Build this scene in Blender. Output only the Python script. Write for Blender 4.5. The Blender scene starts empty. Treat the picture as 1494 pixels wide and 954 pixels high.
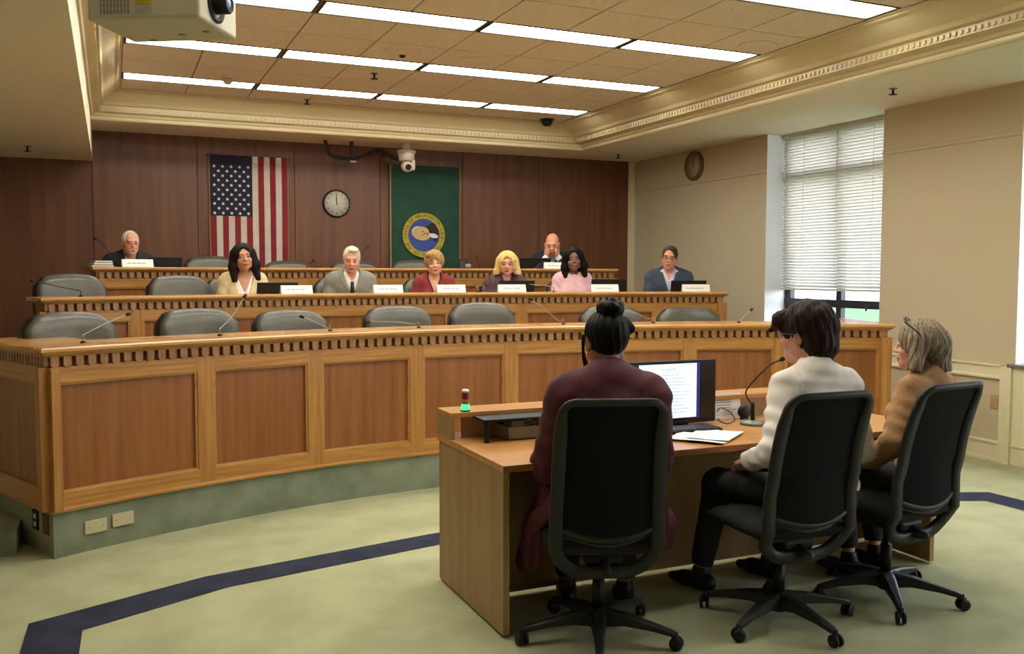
# Hearing room with curved oak daises and a witness table
import bpy, bmesh, math, random
import numpy as np
from mathutils import Vector, Matrix
random.seed(7); rng = np.random.default_rng(7)
PI = math.pi; R_ = math.radians
scn = bpy.context.scene
col = scn.collection

# ---------------------------------------------------------------- camera model
FPX, CX, CY = 1322.6, 747.0, 477.0
YAW, PITCH, ROLL, CAMZ = .4169, .0600, -.002, 1.55
cF = np.array([math.sin(YAW)*math.cos(PITCH), math.cos(YAW)*math.cos(PITCH), -math.sin(PITCH)])
cR0 = np.array([math.cos(YAW), -math.sin(YAW), 0.]); cD0 = np.cross(cF, cR0)
cR = math.cos(ROLL)*cR0+math.sin(ROLL)*cD0; cD = -math.sin(ROLL)*cR0+math.cos(ROLL)*cD0
def ray(x, y): return cF+cR*(x-CX)/FPX+cD*(y-CY)/FPX
def onz(x, y, z): v = ray(x, y); return v*((z-CAMZ)/v[2])+[0, 0, CAMZ]
def onx(x, y, X): v = ray(x, y); return v*(X/v[0])+[0, 0, CAMZ]
def ony(x, y, Y): v = ray(x, y); return v*(Y/v[1])+[0, 0, CAMZ]
def onarc(px, py, cx, cy, R):
    v = ray(px, py); a = v[0]**2+v[1]**2; b = -2*(v[0]*cx+v[1]*cy); c = cx*cx+cy*cy-R*R
    return v*((-b+math.sqrt(b*b-4*a*c))/2/a)+[0, 0, CAMZ]

# ---------------------------------------------------------------- materials
def lin(c):
    return tuple(((v/255)/12.92 if v/255 <= .04045 else ((v/255+.055)/1.055)**2.4) for v in c)
def mat(name, rgb, rough=.6, metal=0., var=None, scale=(8, 8, 8), amt=.5, bump=0., bscale=60, spec=.5, emit=None, estr=0, detail=4, sheen=0, bstretch=None):
    m = bpy.data.materials.new(name); m.use_nodes = True
    nt = m.node_tree; N = nt.nodes; L = nt.links
    b = N['Principled BSDF']; c1 = lin(rgb)
    b.inputs['Base Color'].default_value = (*c1, 1); b.inputs['Roughness'].default_value = rough
    b.inputs['Metallic'].default_value = metal; b.inputs['Specular IOR Level'].default_value = spec
    if sheen: b.inputs['Sheen Weight'].default_value = sheen
    tc = N.new('ShaderNodeTexCoord')
    mp = N.new('ShaderNodeMapping'); mp.inputs['Scale'].default_value = scale
    L.new(tc.outputs['Object'], mp.inputs['Vector'])
    nz = N.new('ShaderNodeTexNoise'); nz.inputs['Scale'].default_value = 1; nz.inputs['Detail'].default_value = detail
    L.new(mp.outputs['Vector'], nz.inputs['Vector'])
    if var is None: var = tuple(int(v*.9) for v in rgb)
    mx = N.new('ShaderNodeMixRGB'); mx.inputs[1].default_value = (*c1, 1); mx.inputs[2].default_value = (*lin(var), 1)
    rp = N.new('ShaderNodeMapRange'); rp.inputs[1].default_value = .5-.25/max(amt, .01)*.5; rp.inputs[2].default_value = .5+.25/max(amt, .01)*.5
    L.new(nz.outputs['Fac'], rp.inputs[0]); L.new(rp.outputs[0], mx.inputs[0]); L.new(mx.outputs[0], b.inputs['Base Color'])
    if bump:
        n2 = N.new('ShaderNodeTexNoise'); n2.inputs['Scale'].default_value = bscale; n2.inputs['Detail'].default_value = 3
        if bstretch:
            m2 = N.new('ShaderNodeMapping'); m2.inputs['Scale'].default_value = bstretch
            L.new(tc.outputs['Object'], m2.inputs['Vector']); L.new(m2.outputs['Vector'], n2.inputs['Vector'])
        else: L.new(tc.outputs['Object'], n2.inputs['Vector'])
        bp = N.new('ShaderNodeBump'); bp.inputs['Strength'].default_value = bump; bp.inputs['Distance'].default_value = .01
        L.new(n2.outputs['Fac'], bp.inputs['Height']); L.new(bp.outputs[0], b.inputs['Normal'])
    if emit:
        b.inputs['Emission Color'].default_value = (*lin(emit), 1); b.inputs['Emission Strength'].default_value = estr
    return m

OAK_V = mat('oak_vertical', (192, 138, 74), .35, var=(166, 112, 54), scale=(45, 45, 2.2), amt=.7, bump=.05, bscale=1, bstretch=(160, 160, 6))
OAK_H = mat('oak_horizontal', (198, 144, 78), .33, var=(170, 116, 56), scale=(2.5, 2.5, 60), amt=.7, bump=.05, bscale=1, bstretch=(6, 6, 180))
OAK_TOP = mat('oak_counter', (206, 156, 94), .22, var=(180, 126, 68), scale=(3, 3, 40), amt=.7)
OAK_DENT = mat('oak_dentil', (178, 130, 80), .4, var=(150, 104, 60), scale=(14, 14, 14), amt=.9)
OAK_PANEL = mat('oak_panel', (160, 102, 54), .35, var=(132, 80, 40), scale=(22, 22, 1.3), amt=.6, bump=.04, bscale=1, bstretch=(120, 120, 5))
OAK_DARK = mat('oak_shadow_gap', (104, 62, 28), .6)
WALLWOOD = mat('walnut_wall', (118, 74, 48), .4, var=(94, 56, 36), scale=(13, 13, .8), amt=.6, bump=.03, bscale=1, bstretch=(90, 90, 3))
WALLGROOVE = mat('walnut_groove', (60, 34, 20), .7)
DESK_L = mat('desk_laminate', (196, 144, 84), .3, var=(178, 124, 68), scale=(1.5, 22, 22), amt=.7)
DESK_V = mat('desk_side_laminate', (170, 138, 94), .5, var=(150, 118, 78), scale=(12, 12, 1.2), amt=.6)
DESK_EDGE = mat('desk_edge_band', (164, 112, 62), .45, var=(148, 98, 54))
CREAM = mat('cream_wall_paint', (200, 185, 156), .7, var=(194, 179, 150), scale=(1, 1, 1), bump=.02, bscale=200)
CREAM_T = mat('cream_trim_paint', (228, 218, 186), .4, var=(224, 214, 180))
SOFFIT = mat('soffit_plaster', (234, 222, 200), .75, var=(230, 218, 194), scale=(1, 1, 1))
COVE = mat('cove_plaster', (208, 190, 148), .34, var=(202, 184, 142), scale=(2, 2, 2))
GRID = mat('ceiling_grid', (150, 124, 90), .6)
CARPET_R = mat('riser_carpet', (152, 158, 136), .95, var=(130, 138, 116), scale=(5, 5, 5), amt=.9, bump=.5, bscale=350, spec=.1, detail=8)
BAND = mat('blue_carpet', (60, 64, 82), .95, var=(50, 54, 70), scale=(7, 7, 7), amt=.8, bump=.5, bscale=350, spec=.1, detail=8)
BLACK = mat('black_plastic', (17, 17, 18), .5, var=(13, 13, 14), spec=.35)
CHARC = mat('charcoal_plastic', (40, 40, 39), .5, var=(35, 35, 34), spec=.35)
MESHB = mat('black_mesh_fabric', (17, 17, 17), .9, spec=.2, var=(14, 14, 14), scale=(40, 40, 40), bump=.4, bscale=500)
SEATF = mat('charcoal_seat_fabric', (34, 34, 33), .9, spec=.2, var=(28, 28, 27), scale=(30, 30, 30), bump=.4, bscale=400)
LEATH = mat('grey_leather', (86, 84, 74), .30, var=(74, 72, 64), scale=(7, 7, 7), amt=.6, bump=.18, bscale=45)
LEATHD = mat('dark_leather_shell', (26, 26, 30), .45, var=(22, 22, 26))
STEEL = mat('brushed_steel', (150, 150, 150), .3, 1.)
WHITEP = mat('white_paper', (244, 242, 236), .7, var=(240, 238, 230))
WHITEPL = mat('white_plastic', (222, 216, 202), .4, var=(216, 210, 196))
IVORY = mat('ivory_plate', (206, 196, 160), .5, var=(200, 190, 152))
TANPL = mat('tan_switch_plate', (196, 164, 120), .5)
INK = mat('faded_ink', (150, 146, 160), .8)
INKD = mat('dark_ink', (60, 58, 60), .8)

# floor carpet and ceiling tile are special (two noise octaves)
FLOORM = mat('green_carpet', (192, 194, 156), .95, var=(178, 178, 142), scale=(3.5, 3.5, 3.5), amt=.9, bump=.6, bscale=320, spec=.08, detail=9)
TILE = mat('speckled_ceiling_tile', (238, 222, 204), .9, var=(220, 202, 182), scale=(70, 70, 70), amt=.8, bump=.35, bscale=160, spec=.1, detail=6)

def emis(name, rgb, strength):
    m = bpy.data.materials.new(name); m.use_nodes = True; nt = m.node_tree; N = nt.nodes
    b = N['Principled BSDF']; b.inputs['Base Color'].default_value = (*lin(rgb), 1)
    b.inputs['Emission Color'].default_value = (*lin(rgb), 1); b.inputs['Emission Strength'].default_value = strength
    b.inputs['Roughness'].default_value = .6
    return m
def glass():
    m = bpy.data.materials.new('window_glass'); m.use_nodes = True; nt = m.node_tree; N = nt.nodes; L = nt.links
    N.remove(N['Principled BSDF']); o = N['Material Output']
    t = N.new('ShaderNodeBsdfTransparent'); g = N.new('ShaderNodeBsdfGlossy'); g.inputs['Roughness'].default_value = .02
    x = N.new('ShaderNodeMixShader'); x.inputs[0].default_value = .05
    L.new(t.outputs[0], x.inputs[1]); L.new(g.outputs[0], x.inputs[2]); L.new(x.outputs[0], o.inputs[0])
    return m
GLASS = glass()

# ---------------------------------------------------------------- mesh helpers
class MB:
    """collects shapes, then links them as one mesh object"""
    def __init__(s): s.v = []; s.f = []; s.m = []; s.sm = []
    def add(s, vs, fs, mi=0, smooth=False):
        o = len(s.v); s.v += [tuple(map(float, p)) for p in vs]
        s.f += [tuple(i+o for i in f) for f in fs]; s.m += [mi]*len(fs); s.sm += [smooth]*len(fs); return s
    def box(s, lo, hi, mi=0, M=None):
        x0, y0, z0 = lo; x1, y1, z1 = hi
        vs = [(x0, y0, z0), (x1, y0, z0), (x1, y1, z0), (x0, y1, z0), (x0, y0, z1), (x1, y0, z1), (x1, y1, z1), (x0, y1, z1)]
        if M is not None: vs = [M @ Vector(v) for v in vs]
        return s.add(vs, [(0, 3, 2, 1), (4, 5, 6, 7), (0, 1, 5, 4), (1, 2, 6, 5), (2, 3, 7, 6), (3, 0, 4, 7)], mi)
    def bevbox(s, lo, hi, b=.005, mi=0, M=None, seg=2):
        bm = bmesh.new(); bmesh.ops.create_cube(bm, size=1)
        c = [(lo[i]+hi[i])/2 for i in range(3)]; d = [hi[i]-lo[i] for i in range(3)]
        for v in bm.verts: v.co = Vector([v.co[i]*d[i]+c[i] for i in range(3)])
        b = min(b, min(d)*.45)
        bmesh.ops.bevel(bm, geom=bm.edges[:], offset=b, segments=seg, affect='EDGES', profile=.5)
        return s.bm(bm, mi, M, False)
    def bm(s, bm, mi=0, M=None, smooth=False):
        bm.verts.index_update()
        vs = [(M @ v.co if M is not None else v.co.copy()) for v in bm.verts]
        fs = [tuple(v.index for v in f.verts) for f in bm.faces]; bm.free(); return s.add(vs, fs, mi, smooth)
    def tube(s, pts, r, n=8, mi=0, caps=True):
        pts = [Vector(p) for p in pts]; rs = r if hasattr(r, '__len__') else [r]*len(pts)
        vs = []; fs = []; up = None
        for i, p in enumerate(pts):
            t = (pts[min(i+1, len(pts)-1)]-pts[max(i-1, 0)]).normalized()
            if up is None:
                up = Vector((0, 0, 1)) if abs(t.z) < .9 else Vector((1, 0, 0))
            a = t.cross(up)
            if a.length < 1e-4: a = t.cross(Vector((1, 0, 0)))
            a.normalize(); b = t.cross(a).normalized(); up = -b if False else up
            for k in range(n):
                q = 2*PI*k/n; vs.append(p+a*(rs[i]*math.cos(q))+b*(rs[i]*math.sin(q)))
        for i in range(len(pts)-1):
            for k in range(n): fs.append((i*n+k, i*n+(k+1) % n, (i+1)*n+(k+1) % n, (i+1)*n+k))
        if caps: fs += [tuple(range(n))[::-1], tuple(range((len(pts)-1)*n, len(pts)*n))]
        return s.add(vs, fs, mi, True)
    def lathe(s, prof, c=(0, 0, 0), n=24, mi=0, M=None, smooth=True):
        vs = []; fs = []
        for (r, z) in prof:
            for k in range(n): q = 2*PI*k/n; v = Vector((r*math.cos(q), r*math.sin(q), z)); v = (M @ v if M is not None else v)+Vector(c); vs.append(v)
        m = len(prof)
        for i in range(m-1):
            for k in range(n): fs.append((i*n+k, i*n+(k+1) % n, (i+1)*n+(k+1) % n, (i+1)*n+k))
        fs.append(tuple(range(n))[::-1]); fs.append(tuple(range((m-1)*n, m*n)))
        return s.add(vs, fs, mi, smooth)
    def grid(s, P, mi=0, smooth=True, flip=False):
        """P[i][j] points"""
        a, b = len(P), len(P[0]); vs = [p for r in P for p in r]
        fs = [(i*b+j, (i+1)*b+j, (i+1)*b+j+1, i*b+j+1) for i in range(a-1) for j in range(b-1)]
        if flip: fs = [f[::-1] for f in fs]
        return s.add(vs, fs, mi, smooth)
    def build(s, name, mats, parent=None, loc=None, rz=0):
        me = bpy.data.meshes.new(name); me.from_pydata(s.v, [], s.f)
        if not isinstance(mats, (list, tuple)): mats = [mats]
        for m in mats: me.materials.append(m)
        me.polygons.foreach_set('material_index', s.m); me.polygons.foreach_set('use_smooth', s.sm)
        me.validate(); me.update()
        o = bpy.data.objects.new(name, me); col.objects.link(o)
        if parent: o.parent = parent
        if loc is not None: o.location = loc
        o.rotation_euler.z = rz
        return o
def thing(name, label, cat, loc=(0, 0, 0), rz=0, group=None):
    o = bpy.data.objects.new(name, None); o.empty_display_size = .05; col.objects.link(o)
    o.location = loc; o.rotation_euler = (0, 0, rz); return tag(o, label, cat, group)
def tag(o, label, cat, group=None):
    o['label'] = label; o['category'] = cat
    if group: o['group'] = group
    return o
def struct(o): o['kind'] = 'structure'; return o
def dup(root, loc, rz, label, group=None, skip=()):
    r = root.copy(); col.objects.link(r); r.location = loc; r.rotation_euler = (0, 0, rz); r['label'] = label
    if group: r['group'] = group
    for ch in list(root.children):
        if ch.name.split('.')[0] in skip: continue
        c = ch.copy(); col.objects.link(c); c.parent = r
        for g in list(ch.children):
            d = g.copy(); col.objects.link(d); d.parent = c
    return r
def smooth_path(pts, n=8):
    P = [Vector(p) for p in pts]; out = []
    for i in range(len(P)-1):
        p0 = P[max(i-1, 0)]; p1 = P[i]; p2 = P[i+1]; p3 = P[min(i+2, len(P)-1)]
        for k in range(n):
            t = k/n; out.append(.5*((2*p1)+(-p0+p2)*t+(2*p0-5*p1+4*p2-p3)*t*t+(-p0+3*p1-3*p2+p3)*t**3))
    out.append(P[-1]); return out
def text_mesh(body, size, M, name='lettering', mt=None, parent=None, extrude=.0005):
    cu = bpy.data.curves.new('txt', 'FONT'); cu.body = body; cu.size = size; cu.align_x = 'CENTER'; cu.align_y = 'CENTER'; cu.extrude = extrude
    o = bpy.data.objects.new('txt', cu); col.objects.link(o)
    bpy.context.view_layer.update(); dg = bpy.context.evaluated_depsgraph_get()
    me = bpy.data.meshes.new_from_object(o.evaluated_get(dg)); bpy.data.objects.remove(o)
    return [M @ v.co for v in me.vertices], [tuple(p.vertices) for p in me.polygons]

# ---------------------------------------------------------------- sweep along a plan path
def miter(path, closed=False):
    n = len(path); out = []
    for i in range(n):
        a = path[i-1] if (i > 0 or closed) else None; b = path[(i+1) % n] if (i < n-1 or closed) else None
        p = path[i]; ns = []
        if a is not None: t = ((p[0]-a[0]), (p[1]-a[1])); l = math.hypot(*t); ns.append((t[1]/l, -t[0]/l))
        if b is not None: t = ((b[0]-p[0]), (b[1]-p[1])); l = math.hypot(*t); ns.append((t[1]/l, -t[0]/l))
        if len(ns) == 1: out.append(ns[0])
        else:
            d = 1+ns[0][0]*ns[1][0]+ns[0][1]*ns[1][1]; out.append(((ns[0][0]+ns[1][0])/d, (ns[0][1]+ns[1][1])/d))
    return out
def sweep(mb, path, prof, mi=0, closed=False):
    """closed profile [(d,z)], d outward (right side of travel reversed = front)"""
    nm = miter(path, closed); k = len(prof); vs = []; fs = []
    for p, n in zip(path, nm):
        for d, z in prof: vs.append((p[0]+n[0]*d, p[1]+n[1]*d, z))
    m = len(path)
    for i in range(m if closed else m-1):
        j = (i+1) % m
        for q in range(k): fs.append((i*k+q, j*k+q, j*k+(q+1) % k, i*k+(q+1) % k))
    if not closed: fs += [tuple(range(k)), tuple(range((m-1)*k, m*k))[::-1]]
    mb.add(vs, fs, mi); return mb
class Path:
    def __init__(s, pts): s.p = pts; s.c = [0]; [s.c.append(s.c[-1]+math.dist(pts[i], pts[i+1])) for i in range(len(pts)-1)]; s.L = s.c[-1]
    def at(s, d):
        i = max(0, min(len(s.c)-2, next((k for k in range(len(s.c)-1) if s.c[k+1] >= d), len(s.c)-2)))
        a, b = s.p[i], s.p[i+1]; l = s.c[i+1]-s.c[i]; t = (d-s.c[i])/l
        tx, ty = (b[0]-a[0])/l, (b[1]-a[1])/l
        return (a[0]+(b[0]-a[0])*t, a[1]+(b[1]-a[1])*t), (tx, ty), (ty, -tx)
    def sub(s, d0, d1):
        out = [s.at(d0)[0]]; out += [s.p[i] for i in range(len(s.p)) if d0+1e-4 < s.c[i] < d1-1e-4]; out.append(s.at(d1)[0]); return out
def dentils(mb, path, prof_d, z0, z1, pitch=.066, w=.042, start=0, end=None, mi=0):
    P = path if isinstance(path, Path) else Path(path); end = P.L if end is None else end
    n = int((end-start)/pitch); off = ((end-start)-n*pitch)/2
    for i in range(n):
        (x, y), t, nn = P.at(start+off+(i+.5)*pitch); d0, d1 = prof_d
        vs = []
        for z, ww in ((z0, w*.5), (z0+(z1-z0)*.18, w), (z1, w)):
            for dd in (d0, d1):
                for s_ in (-.5, .5): vs.append((x+t[0]*ww*s_+nn[0]*dd, y+t[1]*ww*s_+nn[1]*dd, z))
        fs = []
        for l in (0, 1):
            a = l*4; b = a+4
            fs += [(a, a+1, b+1, b), (a+2, b+2, b+3, a+3), (a, b, b+2, a+2), (a+1, a+3, b+3, b+1)]
        fs += [(0, 2, 3, 1), (8, 9, 11, 10)]
        mb.add(vs, fs, mi)

# ================================================================= ROOM
XL, XR, YF, YB = -2.6, 6.68, -3.6, 10.92
ZS, ZC, ZBK = 3.08, 3.365, 2.75
struct(MB().box((XL-.1, YF-.1, -.12), (XR+.3, YB+.1, 0)).build('floor', FLOORM))
# inlaid blue carpet band, an open octagon that follows the dais
bo = [(-.50, -1.2), (-.362, 4.43), (.407, 4.77), (1.70, 5.03), (2.65, 5.08), (3.6, 5.03), (4.85, 4.77), (5.66, 4.43), (5.80, -1.2)]
bi = [(-.27, -1.2), (-.143, 4.26), (.50, 4.57), (1.74, 4.83), (2.65, 4.88), (3.56, 4.83), (4.76, 4.57), (5.43, 4.27), (5.57, -1.2)]
m = MB(); vs = [(x, y, .004) for x, y in bo]+[(x, y, .004) for x, y in bi]; n = len(bo)
m.add(vs, [(i, n+i, n+i+1, i+1) for i in range(n-1)]); struct(m.build('trim_1', BAND))

# back wall: veneer panels with thin grooves
m = MB(); m.box((XL-.1, YB+.012, 0), (XR+.3, YB+.15, 3.5), 1)
gx = [XL-.1, -1.25, -.155, .93, 2.02, 3.06, 4.14, 5.22, XR+.3]
for a, b in zip(gx[:-1], gx[1:]): m.box((a+.004, YB, 0), (b-.004, YB+.02, 3.5), 0)
struct(m.build('wall_back', [WALLWOOD, WALLGROOVE]))
# left and front wall
struct(MB().box((XL-.15, YF-.1, 0), (XL, YB+.1, 3.5)).build('wall_left', CREAM))
struct(MB().box((XL-.1, YF-.15, 0), (XR+.3, YF, 3.5)).build('wall_front', CREAM))
# right wall with deep window recesses; two unseen ones added to let in daylight
WIN = [(6.46, 8.12), (3.37, 5.03), (.28, 1.94), (-2.81, -1.15)]; ZSILL = .82
WD = .27
m = MB(); ys = [YF-.1]
for a, b in sorted(WIN): ys += [a, b]
ys.append(YB+.15)
for i in range(0, len(ys), 2): m.box((XR, ys[i], 0), (XR+WD+.15, ys[i+1], 3.5))
for a, b in WIN: m.box((XR, a, 0), (XR+WD+.15, b, ZSILL-.03)); m.box((XR, a, ZS+.012), (XR+WD+.15, b, 3.5))
struct(m.build('wall_right', CREAM))
# wainscot rail, baseboard, picture rail, corner trim
def strips(segs, prof):
    m = MB()
    for a, b in segs: sweep(m, [(XR, b), (XR, a)], [(-d, z) if False else (d, z) for d, z in prof])
    return m
segs = [(YF, -2.91), (-1.05, .18), (2.04, 3.27), (5.13, 6.36), (8.22, YB)]
def onwall(segs, prof):
    m = MB()
    for a, b in segs:
        vs = [(XR-d, y, z) for y in (a, b) for d, z in prof]; k = len(prof)
        m.add(vs, [(q, (q+1) % k, k+(q+1) % k, k+q) for q in range(k)]+[tuple(range(k))[::-1], tuple(range(k, 2*k))])
    return m
struct(onwall(segs, [(0, .685), (.03, .685), (.03, .70), (.018, .715), (.018, .785), (.034, .79), (.034, .803), (0, .803)]).build('trim_2', CREAM_T))
struct(onwall([(YF, YB)], [(0, 0), (.022, 0), (.022, .145), (.034, .148), (.034, .162), (0, .17)]).build('baseboard_right', CREAM_T))
struct(onwall(segs, [(0, .02), (.040, .0), (.040, .022), (0, .03)]).build('baseboard_right', CREAM_T))
struct(onwall([(YF, -2.81), (-1.15, .28), (1.94, 3.37), (5.03, 6.46), (8.12, YB)], [(0, 2.655), (.012, 2.66), (.012, 2.69), (0, 2.695)]).build('trim_3', CREAM))
m = MB(); m.box((XR-.09, YB-.03, 0), (XR, YB, ZS)); struct(m.build('trim_4', CREAM_T))
# pilaster casings below the sills
m = MB()
for a, b in WIN:
    m.box((XR-.045, a-.10, 0), (XR, a+.0, ZSILL-.03)); m.box((XR-.045, b, 0), (XR, b+.10, ZSILL-.03)); m.box((XR-.02, a, .1), (XR, b, ZSILL-.03))
struct(m.build('trim_5', CREAM_T))
SILLM = mat('grey_marble_sill', (150, 138, 132), .25, var=(110, 100, 98), scale=(18, 18, 18), amt=1)
REVEAL = mat('daylit_white_reveal', (238, 240, 248), .5, var=(234, 236, 246))  # white reveal paint, tinted blue to carry the daylight falling on it
m = MB()
for a, b in WIN: m.box((XR+.001, a, ZSILL), (XR+WD, a+.004, ZS-.001)); m.box((XR+.001, b-.004, ZSILL), (XR+WD, b, ZS-.001))
struct(m.build('trim_7', REVEAL))
# windows: frame + panes
FRAME = mat('dark_window_frame', (44, 46, 54), .4)
def window(n, a, b):
    x = XR+WD+.02; zt = ZS
    fr = MB()
    fr.box((x, a, ZSILL), (x+.06, b, ZSILL+.07)); fr.box((x, a, zt-.06), (x+.06, b, zt)); fr.box((x, a, ZSILL), (x+.06, a+.07, zt)); fr.box((x, b-.09, ZSILL), (x+.06, b, zt))
    fr.box((x-.005, (a+b)/2-.035, ZSILL), (x+.055, (a+b)/2+.035, zt)); fr.box((x-.01, a, 1.19), (x+.06, b, 1.27)); fr.box((x-.01, a, 2.58), (x+.06, b, 2.66))
    o = struct(fr.build('window_%d' % n, FRAME))
    MB().box((x+.03, a+.07, ZSILL+.07), (x+.036, b-.09, zt-.06)).build('pane', GLASS, o)
    MB().bevbox((XR-.05, a-.04, ZSILL-.03), (x, b+.04, ZSILL), .006).build('window_sill', SILLM, o)
    for yy in ((a+b)/2-.42, (a+b)/2+.42):
        h = MB(); h.box((x-.03, yy-.05, 1.215), (x-.01, yy+.05, 1.235)); h.box((x-.045, yy-.012, 1.17), (x-.02, yy+.012, 1.225)); h.build('latch', STEEL, o)
for i, (a, b) in enumerate(WIN): window(i+1, a, b)
# venetian blinds
SLAT = mat('cream_blind_slat', (214, 208, 196), .5, var=(208, 202, 190))
_b = SLAT.node_tree.nodes['Principled BSDF']; _b.inputs['Transmission Weight'].default_value = 0.0
nt = SLAT.node_tree; trn = nt.nodes.new('ShaderNodeBsdfTranslucent'); trn.inputs[0].default_value = (.85, .83, .78, 1); mxs = nt.nodes.new('ShaderNodeMixShader'); mxs.inputs[0].default_value = .11
nt.links.new(_b.outputs[0], mxs.inputs[1]); nt.links.new(trn.outputs[0], mxs.inputs[2]); nt.links.new(mxs.outputs[0], nt.nodes['Material Output'].inputs[0])
def blind(a, b, zb, label):
    x = XR+WD-.035; t = thing('venetian_blind', label, 'blind', (x, (a+b)/2, zb)); w = (b-a)/2-.01; H_ = ZS-.02-zb
    MB().bevbox((-.03, -w, H_-.03), (.025, w, H_+.019), .004).build('headrail', SLAT, t)
    m = MB(); n = int((H_-.05)/.0325)+1
    for i in range(n):
        z = .04+i*.0325; c, s_ = math.cos(R_(42)), math.sin(R_(42)); P = []
        for k in range(5):
            u = (k-2)/2*.0215; bow = .003*(1-(k-2)**2/4); xx = u*c-bow*s_; zz = -u*s_+bow*c
            P.append([(xx, -w, z+zz), (xx, w, z+zz)])
        m.grid(P)
    m.build('slat', SLAT, t)['kind'] = 'stuff'
    MB().bevbox((-.015, -w, 0), (.012, w, .02), .003).build('bottom_rail', SLAT, t)
    for yy in (-w*.6, 0, w*.6): MB().tube([(-.017, yy, .01), (-.017, yy, H_-.02)], .0016, 5).build('ladder_cord', SLAT, t)
    MB().tube([(-.035, w*.93, H_-.04), (-.036, w*.93, H_-1.1)], .003, 6).build('tilt_wand', WHITEPL, t)
blind(6.46, 8.12, 1.365, 'cream venetian blind lowered three quarters in the far window recess')
blind(3.37, 5.03, 2.75, 'cream venetian blind in the near window at the right edge')

# ceiling: soffit ring at 3.08, raised tile field at 3.365
TX0, TX1, TY0, TY1 = .132, 5.01, -1.1, 9.89
SX0, SX1, SY0, SY1 = -.145, 5.41, -1.35, 10.06      # opening in the soffit
m = MB(); z = ZS
for lo, hi in (((SX1, YF), (XR+.3, YB+.1)), ((SX0, SY1), (SX1, YB+.1)), ((SX0, YF), (SX1, SY0))):
    m.box((lo[0], lo[1], z), (hi[0], hi[1], z+.06))
m.box((XL-.1, YF, ZBK), (SX0, YB+.1, ZS+.06))           # dropped bulkhead on the left
struct(m.build('ceiling', SOFFIT))
# tiles in a metal grid
RW = [(3.245, 3.57), (4.71, 5.035), (6.175, 6.50), (7.63, 7.965), (9.11, 9.43)]  # nearest row lies out of view, kept because the lighting needs it
xs = [TX0+i*.6096 for i in range(9)]; tm = MB(); ys = []
yc = [TY0]+[v for a, b in RW for v in (a, b)]+[TY1]
for i in range(0, len(yc), 2):
    a, b = yc[i], yc[i+1]
    cuts = [a, b] if b-a < .8 else ([a, (a+b)/2, b] if b-a < 2 else [a+(b-a)*k/7 for k in range(8)])
    for c, d in zip(cuts[:-1], cuts[1:]):
        for x0, x1 in zip(xs[:-1], xs[1:]): tm.box((x0+.006, c+.005, ZC), (x1-.006, d-.005, ZC+.03), 0)
tm.box((TX0-.12, TY0-.1, ZC+.012), (TX1+.12, TY1+.12, ZC+.05), 1); tm.box((XL-.1, YF-.1, 3.5), (XR+.6, YB+.2, 3.6), 1)  # grid backing, then an unseen roof slab added to stop sky light leaking in
# grid bars between the lights and dark recess floor
struct(tm.build('ceiling', [TILE, GRID]))
# cove moulding around the raised field
cv = MB(); loop = [(SX0, SY0), (SX0, SY1), (SX1, SY1), (SX1, SY0)]     # clockwise -> outward normal points inwards
A = [(SX0, SY0), (SX0, SY1), (SX1, SY1), (SX1, SY0)]; B = [(TX0, TY0), (TX0, TY1), (TX1, TY1), (TX1, TY0)]
prof = [(-.12, .002), (-.12, -.014), (-.02, -.014), (.01, .0), (.01, .022), (.06, .028), (.10, .05), (.16, .058), (.30, .066), (.30, .125), (.40, .133), (.46, .16), (.62, .2), (.80, .25), (.90, .262), (.93, .275), (1.0, .278), (1.0, .285)]
vs = []
for f_, dz in prof:
    for a, b in zip(A, B): vs.append((a[0]+(b[0]-a[0])*f_, a[1]+(b[1]-a[1])*f_, ZS+dz))
fs = []
for i in range(len(prof)-1):
    for k in range(4): fs.append((i*4+k, (i+1)*4+k, (i+1)*4+(k+1) % 4, i*4+(k+1) % 4))
cv.add(vs, fs)
ct = struct(cv.build('trim_6', COVE))
dm = MB(); f0, f1 = .30, .335
def cvp(f_): return [(A[k][0]+(B[k][0]-A[k][0])*f_, A[k][1]+(B[k][1]-A[k][1])*f_) for k in range(4)]
pp = cvp(.30)
for a, b in ((0, 1), (1, 2), (2, 3)): dentils(dm, [pp[a], pp[b]], (-.005, .012), ZS+.078, ZS+.108, .05, .028)
dm.build('dentil_band', COVE, ct)['kind'] = 'stuff'

# fluorescent troffers: 4 per row, 1 x 4 ft, slightly recessed dark rim
LENS = emis('fluorescent_lens', (253, 250, 236), 12.0)
RIM = mat('troffer_rim', (70, 62, 44), .5)
def make_troffer(x0, ya, yb, label):
    t = thing('ceiling_light', label, 'ceiling light', (x0+.6096, (ya+yb)/2, ZC-.001), 0, 'fluorescent troffers set in the tiled ceiling')
    w, d = .6096-.028, (yb-ya)/2-.004
    f = MB()
    for a in ((-w, -d, 0), ): pass
    for lo, hi in (((-w-.018, -d, 0), (w+.018, -d+.016, .011)), ((-w-.018, d-.016, 0), (w+.018, d, .011)), ((-w-.018, -d, 0), (-w, d, .011)), ((w, -d, 0), (w+.018, d, .011))): f.box(lo, hi)
    f.build('frame', RIM, t)
    l = MB(); l.box((-w, -d+.016, .006), (w, d-.016, .011)); l.build('lens', LENS, t)
    return t
names_r = ['farthest row over the back desks', 'second row from the back', 'third row from the back', 'fourth row from the back', 'unseen fifth row over the visitors', 'sixth row behind the visitors', 'seventh row', 'row nearest the room entrance']
names_c = ['leftmost', 'second from the left', 'third from the left', 'rightmost by the cove']
proto = None
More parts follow.
